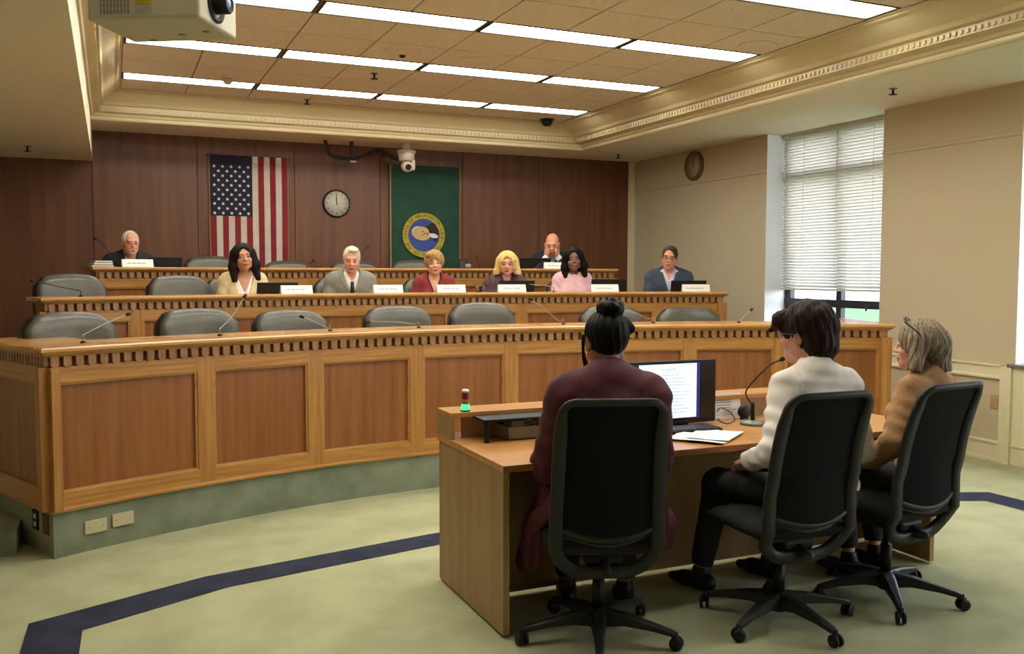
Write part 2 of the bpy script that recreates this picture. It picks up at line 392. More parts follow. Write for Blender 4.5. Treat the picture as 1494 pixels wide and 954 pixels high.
for ri, (ya, yb) in enumerate(RW[::-1]):
    for ci in range(4):
        lb = 'lit fluorescent ceiling light, %s in the %s' % (names_c[ci], names_r[ri]); x0 = TX0+ci*1.2192
        if proto is None: proto = make_troffer(x0, ya, yb, lb)
        else: dup(proto, (x0+.6096, (ya+yb)/2, ZC-.001), 0, lb)
# ================================================================= RAISED PLATFORMS AND DAISES
DX = 2.65
D1 = dict(cy=0.0, R=6.10, a0=R_(-29.3), a1=R_(29.5), zb=.25, zt=1.147)
D2 = dict(cy=-.22, R=8.40, a0=R_(-21.8), a1=R_(21.8), zb=.455, zt=1.355)
D3 = dict(cy=-.38, R=10.0, a0=R_(-16.2), a1=R_(16.2), zb=.70, zt=1.595)
def arcpts(D, off=0, n=56): return [(DX+(D['R']+off)*math.sin(a), D['cy']+(D['R']+off)*math.cos(a)) for a in [D['a0']+(D['a1']-D['a0'])*i/n for i in range(n+1)]]
def ret(D, L, tilt=0.):
    P = arcpts(D); a = -D['a0']+tilt; b = D['a1']+tilt
    return [(P[0][0]-L*math.sin(a), P[0][1]+L*math.cos(a))]+P+[(P[-1][0]+L*math.sin(b), P[-1][1]+L*math.cos(b))]
def platform(D, off, z0, z1, L, name):
    P = ret(D, L, R_(-5)); m = MB()
    Q = arcpts(D, -.0); nm = miter(P); P = [(p[0]-n[0]*off, p[1]-n[1]*off) for p, n in zip(P, nm)]
    yb = YB-.001; poly = P+[(P[-1][0], yb), (P[0][0], yb)]
    k = len(poly); vs = [(x, y, z0) for x, y in poly]+[(x, y, z1) for x, y in poly]
    # top as fan of strips to back wall
    fs = [(i, (i+1) % k, k+(i+1) % k, k+i) for i in range(k)]
    m.add(vs, fs)
    tv = []; tf = []
    for x, y in P: tv += [(x, y, z1), (x, yb, z1)]
    for i in range(len(P)-1): tf.append((2*i, 2*i+2, 2*i+3, 2*i+1))
    m.add(tv, tf); return m
struct(platform(D1, .055, 0, .25, 1.15, 'p').build('riser_platform', CARPET_R))
struct(platform(D2, .055, .25, .455, 1.0, 'p').build('riser_platform', CARPET_R))
struct(platform(D3, .055, .455, .70, .9, 'p').build('riser_platform', CARPET_R))
# side steps at both ends of the first platform
def steps(pt, ang, s):
    m = MB()
    M = Matrix.Translation((pt[0], pt[1], 0)) @ Matrix.Rotation(ang, 4, 'Z')
    m.box((0 if s > 0 else -1.2, .04, 0), (1.2 if s > 0 else 0, 3.6, .135), 0, M)
    return m
P1 = ret(D1, 0)
mm = MB().box((-2.55, 5.56, 0), (-.50, 9.5, .135)); struct(mm.build('riser_step', CARPET_R))
mm = MB().box((5.86, 5.56, 0), (6.64, 9.5, .135)); struct(mm.build('riser_step', CARPET_R))

def dais(name, label, D, pxb, L, ledge, nd_pitch):
    zt, zb = D['zt'], D['zb']; T = thing(name, label, 'dais desk', (0, 0, 0))
    F = ret(D, L, R_(-5)); P = Path(F); r0 = P.c[1]; r1 = P.c[-2]
    fo = lambda d: Path([(p[0]-n[0]*d, p[1]-n[1]*d) for p, n in zip(F, miter(F))])
    # countertop with rounded nosing and soft cove below
    sweep(MB(), F, []) if False else None
    m = MB(); sweep(m, F, [(-.10, zt), (-.10, zt-.03), (-.03, zt-.03), (-.002, zt-.03), (.006, zt-.022), (.006, zt-.008), (-.004, zt)])
    fl = [(-ledge, zt-.0002), (-ledge, zt-.03), (-.09, zt-.03), (-.09, zt-.0002)]; sweep(m, F[1:-1], fl)
    fl = [(a_, b_-.0003) for a_, b_ in fl]; sweep(m, P.sub(0, r0-.07), fl); sweep(m, P.sub(r1+.07, P.L), fl); m.build('countertop', OAK_TOP, T)
    sweep(m := MB(), F, [(-.06, zt-.03), (-.006, zt-.03), (-.010, zt-.038), (-.026, zt-.045), (-.030, zt-.052), (-.06, zt-.052)]).build('bed_molding', OAK_H, T)
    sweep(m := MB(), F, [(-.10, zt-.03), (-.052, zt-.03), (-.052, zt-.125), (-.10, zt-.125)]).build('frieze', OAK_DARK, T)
    m = MB(); dentils(m, P, (-.054, -.030), zt-.108, zt-.052, nd_pitch, nd_pitch*.64, r0+.03, r1-.03)
    dentils(m, P, (-.054, -.030), zt-.108, zt-.052, nd_pitch*.62, nd_pitch*.42, .02, r0-.03); dentils(m, P, (-.054, -.030), zt-.108, zt-.052, nd_pitch*.62, nd_pitch*.42, r1+.03, P.L-.02)
    m.build('dentil_molding', OAK_DENT, T)
    sweep(m := MB(), F, [(-.09, zt-.108), (-.044, zt-.108), (-.044, zt-.195), (-.09, zt-.195)]).build('top_rail', OAK_H, T)
    sweep(m := MB(), F, [(-.09, zb+.015), (-.044, zb+.015), (-.044, zb+.10), (-.09, zb+.10)]).build('bottom_rail', OAK_H, T)
    sweep(m := MB(), F, [(-.09, zb), (-.034, zb), (-.034, zb+.012), (-.044, zb+.02), (-.09, zb+.02)]).build('base_bead', OAK_H, T)
    sweep(m := MB(), F, [(-.085, zb), (-.075, zb), (-.075, zt-.03), (-.085, zt-.03)]).build('backing', OAK_PANEL, T)
    # worktop for the members behind the ledge
    sweep(m := MB(), P.sub(r0+.34, r1-.34), [(-.75, zt-.19), (-.08, zt-.19), (-.08, zt-.16), (-.75, zt-.16)]).build('worktop', OAK_TOP, T)
    ss = []                                    # stile centres as arc length
    for px in pxb:
        if px is None: continue
        if isinstance(px, float): ss.append(px); continue
        q = onarc(px, 550 if D is D1 else 455, DX, D['cy'], D['R']+.045); a = math.atan2(q[0]-DX, q[1]-D['cy'])
        ss.append(r0+(a-D['a0'])/(D['a1']-D['a0'])*(r1-r0))
    sw = .052
    cuts = [r0+sw]+ss+[r1-sw]
    def slab(s0, s1, d0, d1, z0, z1, nm_, mt, lab=None):
        return sweep(MB(), P.sub(s0, s1), [(d0, z0), (d1, z0), (d1, z1), (d0, z1)]).build(nm_, mt, T)
    for c in cuts: slab(c-sw, c+sw, -.09, -.0435, zb+.02, zt-.108, 'stile', OAK_V)
    if L > .6: 
        slab(0, sw*1.6, -.09, -.0435, zb+.02, zt-.108, 'stile', OAK_V); slab(r0-sw, r0-.001, -.09, -.0435, zb+.02, zt-.108, 'stile', OAK_V)
        slab(P.L-sw*1.6, P.L, -.09, -.0435, zb+.02, zt-.108, 'stile', OAK_V); slab(r1+.001, r1+sw, -.09, -.0435, zb+.02, zt-.108, 'stile', OAK_V)
        cc = [(sw*1.6, r0-sw)]+[(a+sw, b-sw) for a, b in zip(cuts[:-1], cuts[1:])]+[(r1+sw, P.L-sw*1.6)]
    else:
        slab(0, r0-.001, -.09, -.0435, zb+.02, zt-.108, 'stile', OAK_V); slab(r1+.001, P.L, -.09, -.0435, zb+.02, zt-.108, 'stile', OAK_V)
        cc = [(a+sw, b-sw) for a, b in zip(cuts[:-1], cuts[1:])]
    for a, b in cc:
        m = MB(); sweep(m, P.sub(a, b), [(-.08, zb+.10), (-.068, zb+.10), (-.068, zt-.195), (-.08, zt-.195)], 0)
        pz0, pz1 = zb+.10, zt-.195          # bead round the recess
        for z0, z1, u in ((pz0, pz0+.014, 1), (pz1-.014, pz1, -1)): sweep(m, P.sub(a, b), [(-.075, z0), (-.048 if u > 0 else -.052, z0), (-.052 if u > 0 else -.048, z1), (-.075, z1)], 1)
        sweep(m, P.sub(a, a+.013), [(-.075, pz0), (-.05, pz0), (-.05, pz1), (-.075, pz1)], 1); sweep(m, P.sub(b-.013, b), [(-.075, pz0), (-.05, pz0), (-.05, pz1), (-.075, pz1)], 1)
        m.build('panel', [OAK_PANEL, OAK_H], T)
    return T
dais('front_dais_desk', 'long curved oak dais with recessed panels, nearest the witness table', D1, [300, 460, 608, 745, 872, 1005, 1137], 1.0, .45, .067)
def evenly(D, n, L):
    r = (D['a1']-D['a0'])*D['R']; return [L+r*(i+1)/n for i in range(n-1)]
dais('middle_dais_desk', 'curved oak dais in the middle tier with name cards along its top', D2, [float(v) for v in evenly(D2, 9, .36)], .36, .34, .067)
dais('rear_dais_desk', 'shorter curved oak dais on the top tier before the wood wall', D3, [float(v) for v in evenly(D3, 8, .33)], .33, .32, .067)

# outlet plates on the carpeted riser
def plate(px0, py0, px1, py1, label):
    pc = onarc((px0+px1)/2, (py0+py1)/2, DX, 0, 6.155); a = math.atan2(pc[0]-DX, pc[1])
    t = thing('outlet_plate', label, 'outlet plate', (DX+6.153*math.sin(a), 6.153*math.cos(a), pc[2]), -a, 'ivory plates on the riser')
    MB().bevbox((-.062, -.010, -.037), (.062, .0, .037), .003).build('cover', IVORY, t)
    for x in (-.04, .04): MB().lathe([(.004, 0), (.003, .0015)], (x, -.010, .0), 10, 0, Matrix.Rotation(R_(90), 3, 'X')).build('screw', STEEL, t)
plate(123, 757, 155, 777, 'ivory blank plate on the carpeted riser, nearer the dais corner')
plate(163, 747, 194, 766, 'ivory blank plate on the carpeted riser, further from the dais corner')
F = ret(D1, 1.0, R_(-5)); a = F[1]; b = F[0]; l = math.dist(a, b); ta = ((b[0]-a[0])/l, (b[1]-a[1])/l)
for d_, nm_, lab, mt in ((.10, 'outlet_plate', 'brown blank plate round the corner of the carpeted riser', OAK_DARK), (.24, 'outlet_plate', 'dark duplex outlet beside the side step', CHARC)):
    ang = math.atan2(ta[1], ta[0])
    o = thing(nm_, lab, 'outlet plate', (a[0]+ta[0]*(d_+.05)+ta[1]*(.0)+.052*ta[1]*-1*-1*0, a[1]+ta[1]*(d_+.05), .175), ang)
    n_ = (-ta[1], ta[0]); o.location.x -= ta[1]*.056*-1*-1*0
    o.location.x += n_[0]*-.054*-1*0
    # outward side is -X-ish
    ox, oy = (-ta[1], ta[0]); 
    if ox > 0: ox, oy = -ox, -oy
    o.location.x += -ox*.054; o.location.y += -oy*.054
    o.location.x += ox*0.0
    MB().bevbox((-.036, -.008, -.055), (.036, .008, .055), .003).build('cover', mt, o)
    if mt is CHARC:
        for z in (-.022, .022): MB().bevbox((-.016, .006, z-.013), (.016, .0095, z+.013), .002).build('socket', WHITEPL, o)

# ================================================================= LEATHER ARMCHAIRS
def rrect(w, h, r, n=6, cx=0, cz=0):
    out = []
    for qx, qz, a0 in ((w-r, h-r, 0), (-w+r, h-r, 90), (-w+r, -h+r, 180), (w-r, -h+r, 270)):
        for k in range(n+1): a = R_(a0+90*k/n); out.append((cx+qx+r*math.cos(a), cz+qz+r*math.sin(a)))
    return out
def make_armchair(label, group):
    t = thing('leather_armchair', label, 'armchair', (0, 0, 0), 0, group)
    # facing -Y. backrest cushion curved, z .52..1.06
    def back(y0, th, w, z0, z1, r, nm_, mt, bulge=.03, tuck=0):
        m = MB(); NX, NZ = 17, 13; P = []
        def outline(u, v):
            # u,v in -1..1 -> rounded superellipse with domed top
            x = w*u*(1-.10*((v+1)/2)**2*0-.05*max(0, v)**3); top = z1-.035*u*u-.06*max(0, abs(u)-.72)*max(0, v)/.28
            z = z0+(top-z0)*(v+1)/2; return x, z
        for side in (1, -1):
            P = []
            for i in range(NX):
                u = -1+2*i/(NX-1); row = []
                for j in range(NZ):
                    v = -1+2*j/(NZ-1); x, z = outline(u, v)
                    e = (1-abs(u)**5)*(1-abs(v)**7); dep = th*.5+bulge*(max(0, e))**.45
                    y = y0+.075*(z-z0)/(z1-z0)*1.6-.05*u*u + (-dep if side > 0 else dep*.8)
                    row.append((x, y, z))
                P.append(row)
            m.grid(P, 0, True, flip=(side > 0))
        # rim
        n = NX*NZ; rim = [i*NZ for i in range(NX)]+[(NX-1)*NZ+j for j in range(1, NZ)]+[i*NZ+NZ-1 for i in range(NX-2, -1, -1)]+[j for j in range(NZ-2, 0, -1)]
        m.f += [(rim[k], rim[(k+1) % len(rim)], n+rim[(k+1) % len(rim)], n+rim[k]) for k in range(len(rim))]; m.m += [0]*len(rim); m.sm += [True]*len(rim)
        return m.build(nm_, mt, t)
    back(.185, .03, .275, .45, 1.045, .1, 'backrest', LEATH, .035)
    back(.262, .115, .276, .46, 1.035, .1, 'back_shell', LEATHD, .012)
    s = MB(); s.bevbox((-.26, -.27, .40), (.26, .22, .50), .045, seg=4); o = s.build('seat', LEATH, t)
    for x in (-1, 1):
        a = MB(); a.tube(smooth_path([(x*.27, .14, .42), (x*.315, .12, .52), (x*.32, .02, .66), (x*.315, -.10, .675), (x*.31, -.2, .665)], 4), .02, 8)
        a.bevbox((x*.315-.035, -.22, .675), (x*.315+.035, .06, .705), .012); a.build('armrest', BLACK, t)
    MB().lathe([(.03, .12), (.03, .30), (.05, .34), (.12, .40)], (0, 0, 0), 16).build('pedestal', BLACK, t)
    for k in range(5):
        a = R_(72*k+90); c, s_ = math.cos(a), math.sin(a); m = MB(); m.tube([(c*.03, s_*.03, .13), (c*.18, s_*.18, .11), (c*.29, s_*.29, .08)], [.026, .022, .018], 8)
        o = m.build('leg', BLACK, t)
        w_ = MB(); w_.lathe([(.012, -.022), (.026, -.018), (.026, .018), (.012, .022)], (c*.29, s_*.29, .028), 14, 0, Matrix.Rotation(a, 3, 'Z') @ Matrix.Rotation(R_(90), 3, 'X')); w_.build('caster', BLACK, o)
    return t
proto = make_armchair('x', 'grey leather chairs')
used = [False]
def armchair(px, py, D, off, label, group, lift=0., turn=0.):
    q = onarc(px, py, DX, D['cy'], D['R']+off); a = math.atan2(q[0]-DX, q[1]-D['cy']); r = D['R']+off-.27
    loc = (DX+r*math.sin(a), D['cy']+r*math.cos(a), D['zb'] if D is not None else 0)
    rz = -a+turn
    if not used[0]:
        used[0] = True; proto.location = loc; proto.rotation_euler.z = rz; proto['label'] = label; proto['group'] = group; o = proto
    else: o = dup(proto, loc, rz, label, group)
    o.scale = (1.02, 1.0, 1+(q[2]-D['zb']-1.045)/1.045 if lift is None else 1); return o
g1 = 'empty leather chairs behind the front dais'
for px, py, lb in ((100, 455, 'grey leather armchair at the left end of the front dais row'), (288, 450, 'grey leather armchair, second from the left behind the front dais'), (424, 452, 'grey leather armchair, third from the left behind the front dais'),
                   (581, 446, 'grey leather armchair, fourth from the left behind the front dais'), (703, 441, 'dark grey leather armchair, fifth from the left behind the front dais'), (892, 446, 'grey leather armchair partly behind the woman with a hair bun'),
                   (1005, 447, 'shiny grey leather armchair just right of the seated woman in maroon')):
    armchair(px, py, D1, .85, lb, g1, None)
g2 = 'leather chairs in the middle tier'
for px, py, lb in ((102, 399, 'empty leather armchair at the left end of the middle tier'), (261, 401, 'empty leather armchair beside the woman in a cream cardigan')): armchair(px, py, D2, .85, lb, g2, None)
for px, lb in ((341, 'leather armchair holding the woman in a cream cardigan'), (497, 'leather armchair holding the man in a grey suit'), (625, 'leather armchair holding the woman in a red jacket'), (738, 'leather armchair holding the blonde woman'), (835, 'leather armchair holding the woman in a pink jacket'), (975, 'leather armchair holding the man in a navy jacket')):
    q = armchair(px, 404 if px < 900 else 418, D2, .98, lb, g2, None)
g3 = 'leather chairs on the top tier'
for px, py, lb in ((308, 373, 'pale leather armchair on the top tier under the striped flag'), (420, 380, 'leather armchair on the top tier right of the striped flag'), (516, 380, 'leather armchair on the top tier behind the grey haired man'), (604, 379, 'pale leather armchair on the top tier before the green flag')):
    armchair(px, py, D3, .75, lb, g3, None)
for px, py, lb in ((207, 385, 'leather armchair of the bearded man on the top tier'), (806, 384, 'leather armchair of the man holding his face')): armchair(px, py, D3, .82, lb, g3, None)

# ================================================================= WITNESS TABLE
tb = thing('witness_table', 'wood laminate witness table with a raised rear ledge, in front of the dais', 'table', (1.485, 3.44, 0))
tw, td = 2.52, .84
MB().bevbox((0, 0, .712), (tw, td, .742), .002).build('tabletop', [DESK_L], tb)
MB().bevbox((.004, .01, 0.012), (.034, td-.02, .712), .001).build('end_panel', DESK_V, tb)
MB().bevbox((tw-.034, .01, 0.012), (tw-.004, td-.02, .712), .001).build('end_panel', DESK_V, tb)
MB().box((.034, .46, .02), (tw-.034, .48, .712)).build('modesty_panel', DESK_V, tb)
m = MB(); m.bevbox((0, td-.20, .848), (tw, td, .873), .002); m.build('ledge_top', DESK_L, tb)
m = MB(); m.box((.0, td-.20, .742), (.022, td, .848)); m.build('ledge_end', DESK_V, tb)
m = MB(); m.box((tw-.022, td-.20, .742), (tw, td, .848)); m.build('ledge_end', DESK_V, tb)
m = MB(); m.box((.07, td-.17, .742), (tw-.05, td-.155, .848)); m.build('ledge_back', DESK_V, tb)
MB().box((.0, -.0008, .714), (tw, .0, .740)).build('edge_band', DESK_EDGE, tb)
TX, TY = 1.485, 3.44; TZ = .7425

# signal light
GREEN = emis('green_lamp', (40, 255, 96), 3.2); RED = mat('red_lamp', (120, 32, 22), .3); AMB = mat('amber_lamp', (170, 96, 36), .3)
q = onz(679, 600, .873); s = thing('signal_light', 'small stacked signal lamp glowing green, red and white on top', 'signal light', (q[0], q[1], .8735))
MB().lathe([(.024, 0), (.024, .004), (.020, .008)], n=20).build('base', CHARC, s)
MB().lathe([(.0185, .008), (.0195, .012), (.0195, .030), (.0185, .034)], n=20).build('green_lamp', GREEN, s)
MB().lathe([(.0165, .034), (.0165, .058)], n=20).build('amber_lamp', AMB, s)
MB().lathe([(.0165, .058), (.0175, .062), (.0175, .092), (.0165, .094)], n=20).build('red_lamp', RED, s)
MB().lathe([(.0175, .094), (.018, .104), (.014, .107)], n=20).build('cap', WHITEP, s)
# black monitor stand
t = thing('monitor_stand', 'low black metal riser shelf at the left of the witness table', 'stand', (1.60, 3.93, TZ))
m = MB(); m.bevbox((0, 0, .100), (.50, .26, .112), .004); m.build('shelf', BLACK, t)
for x in (.02, .48):
    for y in (.02, .24): MB().lathe([(.014, 0), (.014, .1)], (x, y, 0), 12).build('leg', BLACK, t)
# clear grey tray with cables
TRAY = mat('translucent_grey_tray', (148, 144, 130), .35, var=(138, 134, 120))
t = thing('cable_tray', 'grey plastic bin of coiled cables under the black riser', 'bin', (1.735, 3.965, TZ))
m = MB(); w, d, h = .27, .17, .062
for lo, hi in (((0, 0, 0), (w, d, .004)), ((0, 0, 0), (w, .004, h)), ((0, d-.004, 0), (w, d, h)), ((0, 0, 0), (.004, d, h)), ((w-.004, 0, 0), (w, d, h))): m.box(lo, hi)
m.box((-.004, -.004, h-.006), (w+.004, .0, h)); m.build('bin', TRAY, t)
CBL = mat('pale_cable', (196, 184, 158), .5)
for k in range(4):
    pts = [(.13+(.07+.01*math.sin(k))*math.cos(q_)+.02*k-.04, .085+.045*math.sin(q_), .045+.016*k+.014*math.sin(2*q_+k)) for q_ in np.linspace(0, 2*PI, 22)]
    MB().tube(pts, .005, 6).build('cable', CBL, t)
MB().bevbox((.03, .03, .01), (.10, .12, .085), .008).build('adapter', CBL, t)

# monitor with document
SCR = emis('lit_document', (196, 208, 255), .95); SCRB = emis('screen_blue_edge', (28, 34, 110), .6); SCRD = mat('dark_screen', (26, 26, 26), .25)
ml = onz(1046, 614, TZ+.015); 
a_ = R_(-6)
t = thing('monitor', 'wide black monitor showing a bluish white document page', 'monitor', (2.965, 3.985, TZ), R_(0))
MW, MH = .62, .335; z0 = .012; y = 0
MB().bevbox((-MW, y, z0), (0, y+.035, z0+MH), .006).build('housing', BLACK, t)
m = MB(); m.box((-MW+.012, y-.001, z0+.022), (-.012, y+.0005, z0+MH-.012)); m.build('screen', SCRD, t)
m = MB(); m.box((-.485, y-.0025, z0+.032), (-.128, y-.001, z0+MH-.016)); pg = m.build('page', SCR, t)
m = MB(); m.box((-.128, y-.0025, z0+.026), (-.108, y-.001, z0+MH-.012)); m.build('page_edge', SCRB, t)
m = MB(); zz = z0+MH-.045
m.box((-.35, -.0032, zz), (-.26, -.0025, zz+.003)); m.box((-.315, -.0032, zz-.012), (-.295, -.0025, zz-.009))
for k in range(13):
    zl = zz-.03-.018*k
    if zl < z0+.045: break
    L0 = -.46 if k % 3 else -.45; L1 = -.17-.05*((k*7) % 5)/5 if k % 4 else -.24
    m.box((L0, -.0032, zl), (L1, -.0025, zl+.0022))
m.build('text_lines', emis('faint_text', (140, 156, 220), .5), t)
MB().bevbox((-.36, .02, 0), (-.16, .16, .012), .004).build('foot', BLACK, t)
# keyboard / laptop base in front of it
KEY = mat('dark_keys', (44, 44, 48), .5)
t = thing('keyboard', 'dark grey keyboard in front of the lit monitor', 'keyboard', (2.49, 3.78, TZ), R_(-2))
MB().bevbox((0, 0, 0), (.36, .13, .016), .004).build('body', BLACK, t)
m = MB()
for r in range(5):
    for k in range(15): m.bevbox((.008+k*.0232, .008+r*.0235, .015), (.008+k*.0232+.019, .008+r*.0235+.019, .021), .002, seg=1)
m.build('keys', KEY, t)['kind'] = 'stuff'
# loose papers
def sheet(x, y, w, h, rz, label, curl, z):
    t = MB(); P = []
    for i in range(13):
        u = i/12; row = []
        for j in range(9):
            v = j/8; row.append(((u-.5)*w, (v-.5)*h, curl*(abs(u-.5)*2)**2+curl*.6*abs(math.sin(PI*v*1.3))*(1-u)*.5))
        P.append(row)
    t.grid(P); 
    P2 = [[(a, b, c-.0012) for a, b, c in r] for r in P]; t.grid(P2, flip=True)
    o = t.build('paper_sheet', WHITEP, None, (x, y, z), rz); tag(o, label, 'paper', 'loose papers on the witness table'); return o
sheet(2.60, 3.62, .216, .28, R_(38), 'white paper sheet with its corner pointing over the table edge', .010, TZ+.0016)
sheet(2.72, 3.66, .216, .28, R_(-52), 'white paper sheet lying under the other, beside the microphone base', .004, TZ+.008)
# desk mic with round base
GREYB = mat('grey_metal_base', (130, 132, 120), .35, .3)
t = thing('desk_microphone', 'gooseneck microphone on a round grey base by the man in white', 'microphone', (3.13, 3.87, TZ))
MB().lathe([(.072, 0), (.074, .008), (.066, .018), (.03, .024), (.012, .026)], n=28).build('base', GREYB, t)
MB().lathe([(.011, .02), (.011, .11), (.008, .12)], (-.01, 0, 0), 12).build('stem', BLACK, t)
o0_ = np.array([3.13, 3.87, TZ]); tip = ony(1139, 525, 3.46)-o0_; pp_ = [np.array([-.01, 0, .10])]+[ony(x_, y_, Y_)-o0_ for x_, y_, Y_ in ((1088, 574, 3.84), (1097, 559, 3.78), (1112, 543, 3.68), (1126, 531, 3.55))]+[tip]
MB().tube(smooth_path(pp_, 6), .0042, 8).build('gooseneck', BLACK, t)
v = Vector(pp_[-1])-Vector(pp_[-2]); v.normalize(); e = Vector(pp_[-1])
MB().tube([e-v*.005, e, e+v*.012, e+v*.03, e+v*.036], [.005, .010, .012, .011, .006], 12).build('capsule', BLACK, t)
# small black speaker puck, sign and cable
t = thing('desk_speaker', 'small round black speaker standing behind the microphone base', 'speaker', (3.19, 4.03, TZ))
MB().lathe([(.005, -.015), (.034, -.015), (.038, 0), (.034, .015), (.005, .015)], (0, 0, .042), 24, 0, Matrix.Rotation(R_(90), 3, 'X')).build('body', BLACK, t)
MB().bevbox((-.02, -.015, 0), (.02, .015, .01), .003).build('foot', BLACK, t)
t = thing('notice_card', 'white printed notice leaning against the table ledge', 'sign', (3.085, 4.075, TZ))
MB().box((-.12, 0, 0), (.12, .002, .145), M=Matrix.Rotation(R_(-6), 4, 'X')).build('card', WHITEP, t)
m = MB()
for k in range(9):
    z = .128-k*.013; w = .10 if k not in (3, 4) else .085
    m.box((-.105, -.0012, z), (-.105+w*2*(.9+.1*math.sin(k*2.3)), 0, z+(.0045 if k in (2, 3, 4) else .0025)), M=Matrix.Rotation(R_(-6), 4, 'X'))
m.build('print', INK, t)
cp = [ony(1046, 600, 4.0), ony(1052, 595, 3.98), ony(1064, 600, 3.96), onz(1072, 612, TZ+.004), onz(1062, 618, TZ+.004), onz(1050, 614, TZ+.004), onz(1045, 608, TZ+.004)]
o = MB().tube(smooth_path([tuple(p) for p in cp], 6), .0028, 6).build('cable', BLACK); tag(o, 'thin black cable looping beside the monitor', 'cable')

# ================================================================= OFFICE CHAIRS (three, mesh backs)
def loopframe(w_top, w_bot, z0, z1, ycurve, rt, rb):
    pts = []
    def corner(cx, cz, r, a0, a1, n=6): return [(cx+r*math.cos(R_(a0+(a1-a0)*k/n)), cz+r*math.sin(R_(a0+(a1-a0)*k/n))) for k in range(n+1)]
    pts += corner(w_top-rt, z1-rt, rt, 0, 90); pts += corner(-w_top+rt, z1-rt, rt, 90, 180)
    for k in range(1, 7): f = k/7; pts.append((-(w_top+(w_bot-w_top)*f), z1-rt-(z1-rt-z0-rb)*f))
    pts += corner(-w_bot+rb, z0+rb, rb, 180, 270); pts += corner(w_bot-rb, z0+rb, rb, 270, 360)
    for k in range(1, 7): f = k/7; pts.append((w_bot+(w_top-w_bot)*f, z0+rb+(z1-rt-z0-rb)*f))
    return [(x, ycurve(x, z), z) for x, z in pts]
def make_office_chair(label, loc, rz, star):
    """faces +Y, back towards -Y"""
    t = thing('office_chair', label, 'office chair', loc, rz, 'black mesh office chairs at the witness table')
    z0, z1 = .335, 1.055
    def yc(x, z):
        f = (z-z0)/(z1-z0); return -.245-.13*(f-.35)**2*2.0*(1 if f > .35 else .25)-.0*x+(.10*(x/.24)**2)*(.35 if f > .5 else .55)+ (.10*max(0, .18-f)/.18)
    L = loopframe(.196, .206, z0, z1, yc, .05, .13); n = len(L); m = MB(); prof = [(-.026, -.011), (.022, -.013), (.026, 0), (.022, .015), (-.026, .012), (-.030, 0)]; vs = []; fs = []
    for i, p in enumerate(L):
        a = Vector(L[i-1]); b = Vector(L[(i+1) % n]); tt = (b-a).normalized(); nrm = Vector((0, 1, 0)); nrm = (nrm-tt*nrm.dot(tt)).normalized(); s_ = tt.cross(nrm)
        wv = 1.0-.45*min(1, max(0, (p[2]-.96)/.07))
        for u, v_ in prof: vs.append(Vector(p)+s_*u*wv+nrm*v_)
    for i in range(n):
        for k in range(6): fs.append((i*6+k, ((i+1) % n)*6+k, ((i+1) % n)*6+(k+1) % 6, i*6+(k+1) % 6))
    m.add(vs, fs, 0, True); m.build('back_frame', CHARC, t)
    # mesh back panel spanning the loop down to the cross bow
    P = []
    for i in range(13):
        x = -.19+.38*i/12; row = []
        for j in range(15): z = .53+.512*j/14-(.03*(1-(x/.19)**2) if j == 0 else 0); row.append((x, yc(x, z)+.005, z))
        P.append(row)
    g = MB(); g.grid(P); g.grid([[(a, b+.006, c) for a, b, c in r] for r in P], flip=True); g.build('mesh_back', MESHB, t)
    cb = [(x, yc(x, .50)+.012, .535-.045*(1-(x/.195)**2)) for x in np.linspace(-.195, .195, 13)]; MB().tube(cb, .014, 8).build('cross_bow', CHARC, t)
    cb = [(x, yc(x, .50)+.03, .515-.05*(1-(x/.19)**2)) for x in np.linspace(-.19, .19, 13)]; MB().tube(cb, .010, 8).build('lumbar_bar', CHARC, t)
    # seat
    m = MB(); P = []
    for side in (1, -1):
        P = []
        for i in range(15):
            u = -1+2*i/14; row = []
            for j in range(15):
                v_ = -1+2*j/14; e = max(0, (1-abs(u)**6))*max(0, (1-abs(v_)**6)); x = .245*u*(1-.10*abs(v_)**4); y = .03+.24*v_*(1-.08*abs(u)**4)
                row.append((x, y, .455+side*(.012+.026*e**.5)-.035*max(0, v_-.6)**1*1.2))
            P.append(row)
        m.grid(P, 0, True, flip=(side < 0))
    n_ = 225; rim = [i*15 for i in range(15)]+[14*15+j for j in range(1, 15)]+[i*15+14 for i in range(13, -1, -1)]+[j for j in range(13, 0, -1)]
    m.f += [(rim[(k+1) % len(rim)], rim[k], n_+rim[k], n_+rim[(k+1) % len(rim)]) for k in range(len(rim))]; m.m += [0]*len(rim); m.sm += [True]*len(rim)
    m.build('seat', SEATF, t)
    MB().bevbox((-.17, -.16, .405), (.17, .20, .44), .015).build('seat_pan', CHARC, t)
    MB().bevbox((-.08, -.14, .35), (.08, .12, .41), .02).build('tilt_mechanism', BLACK, t)
    MB().tube([(-.0, -.10, .375), (0, -.17, .352), (0, -.222, .352)], [.028, .024, .016], 10).build('back_arm', CHARC, t)
    MB().tube([(.08, .0, .39), (.2, .03, .385), (.25, .03, .38)], [.006, .006, .010], 8).build('lever', BLACK, t)
    MB().lathe([(.026, .13), (.026, .26), (.014, .262), (.014, .36)], n=16).build('gas_lift', BLACK, t)
    MB().lathe([(.03, .045), (.042, .055), (.045, .12), (.03, .135)], n=20).build('hub', CHARC, t)
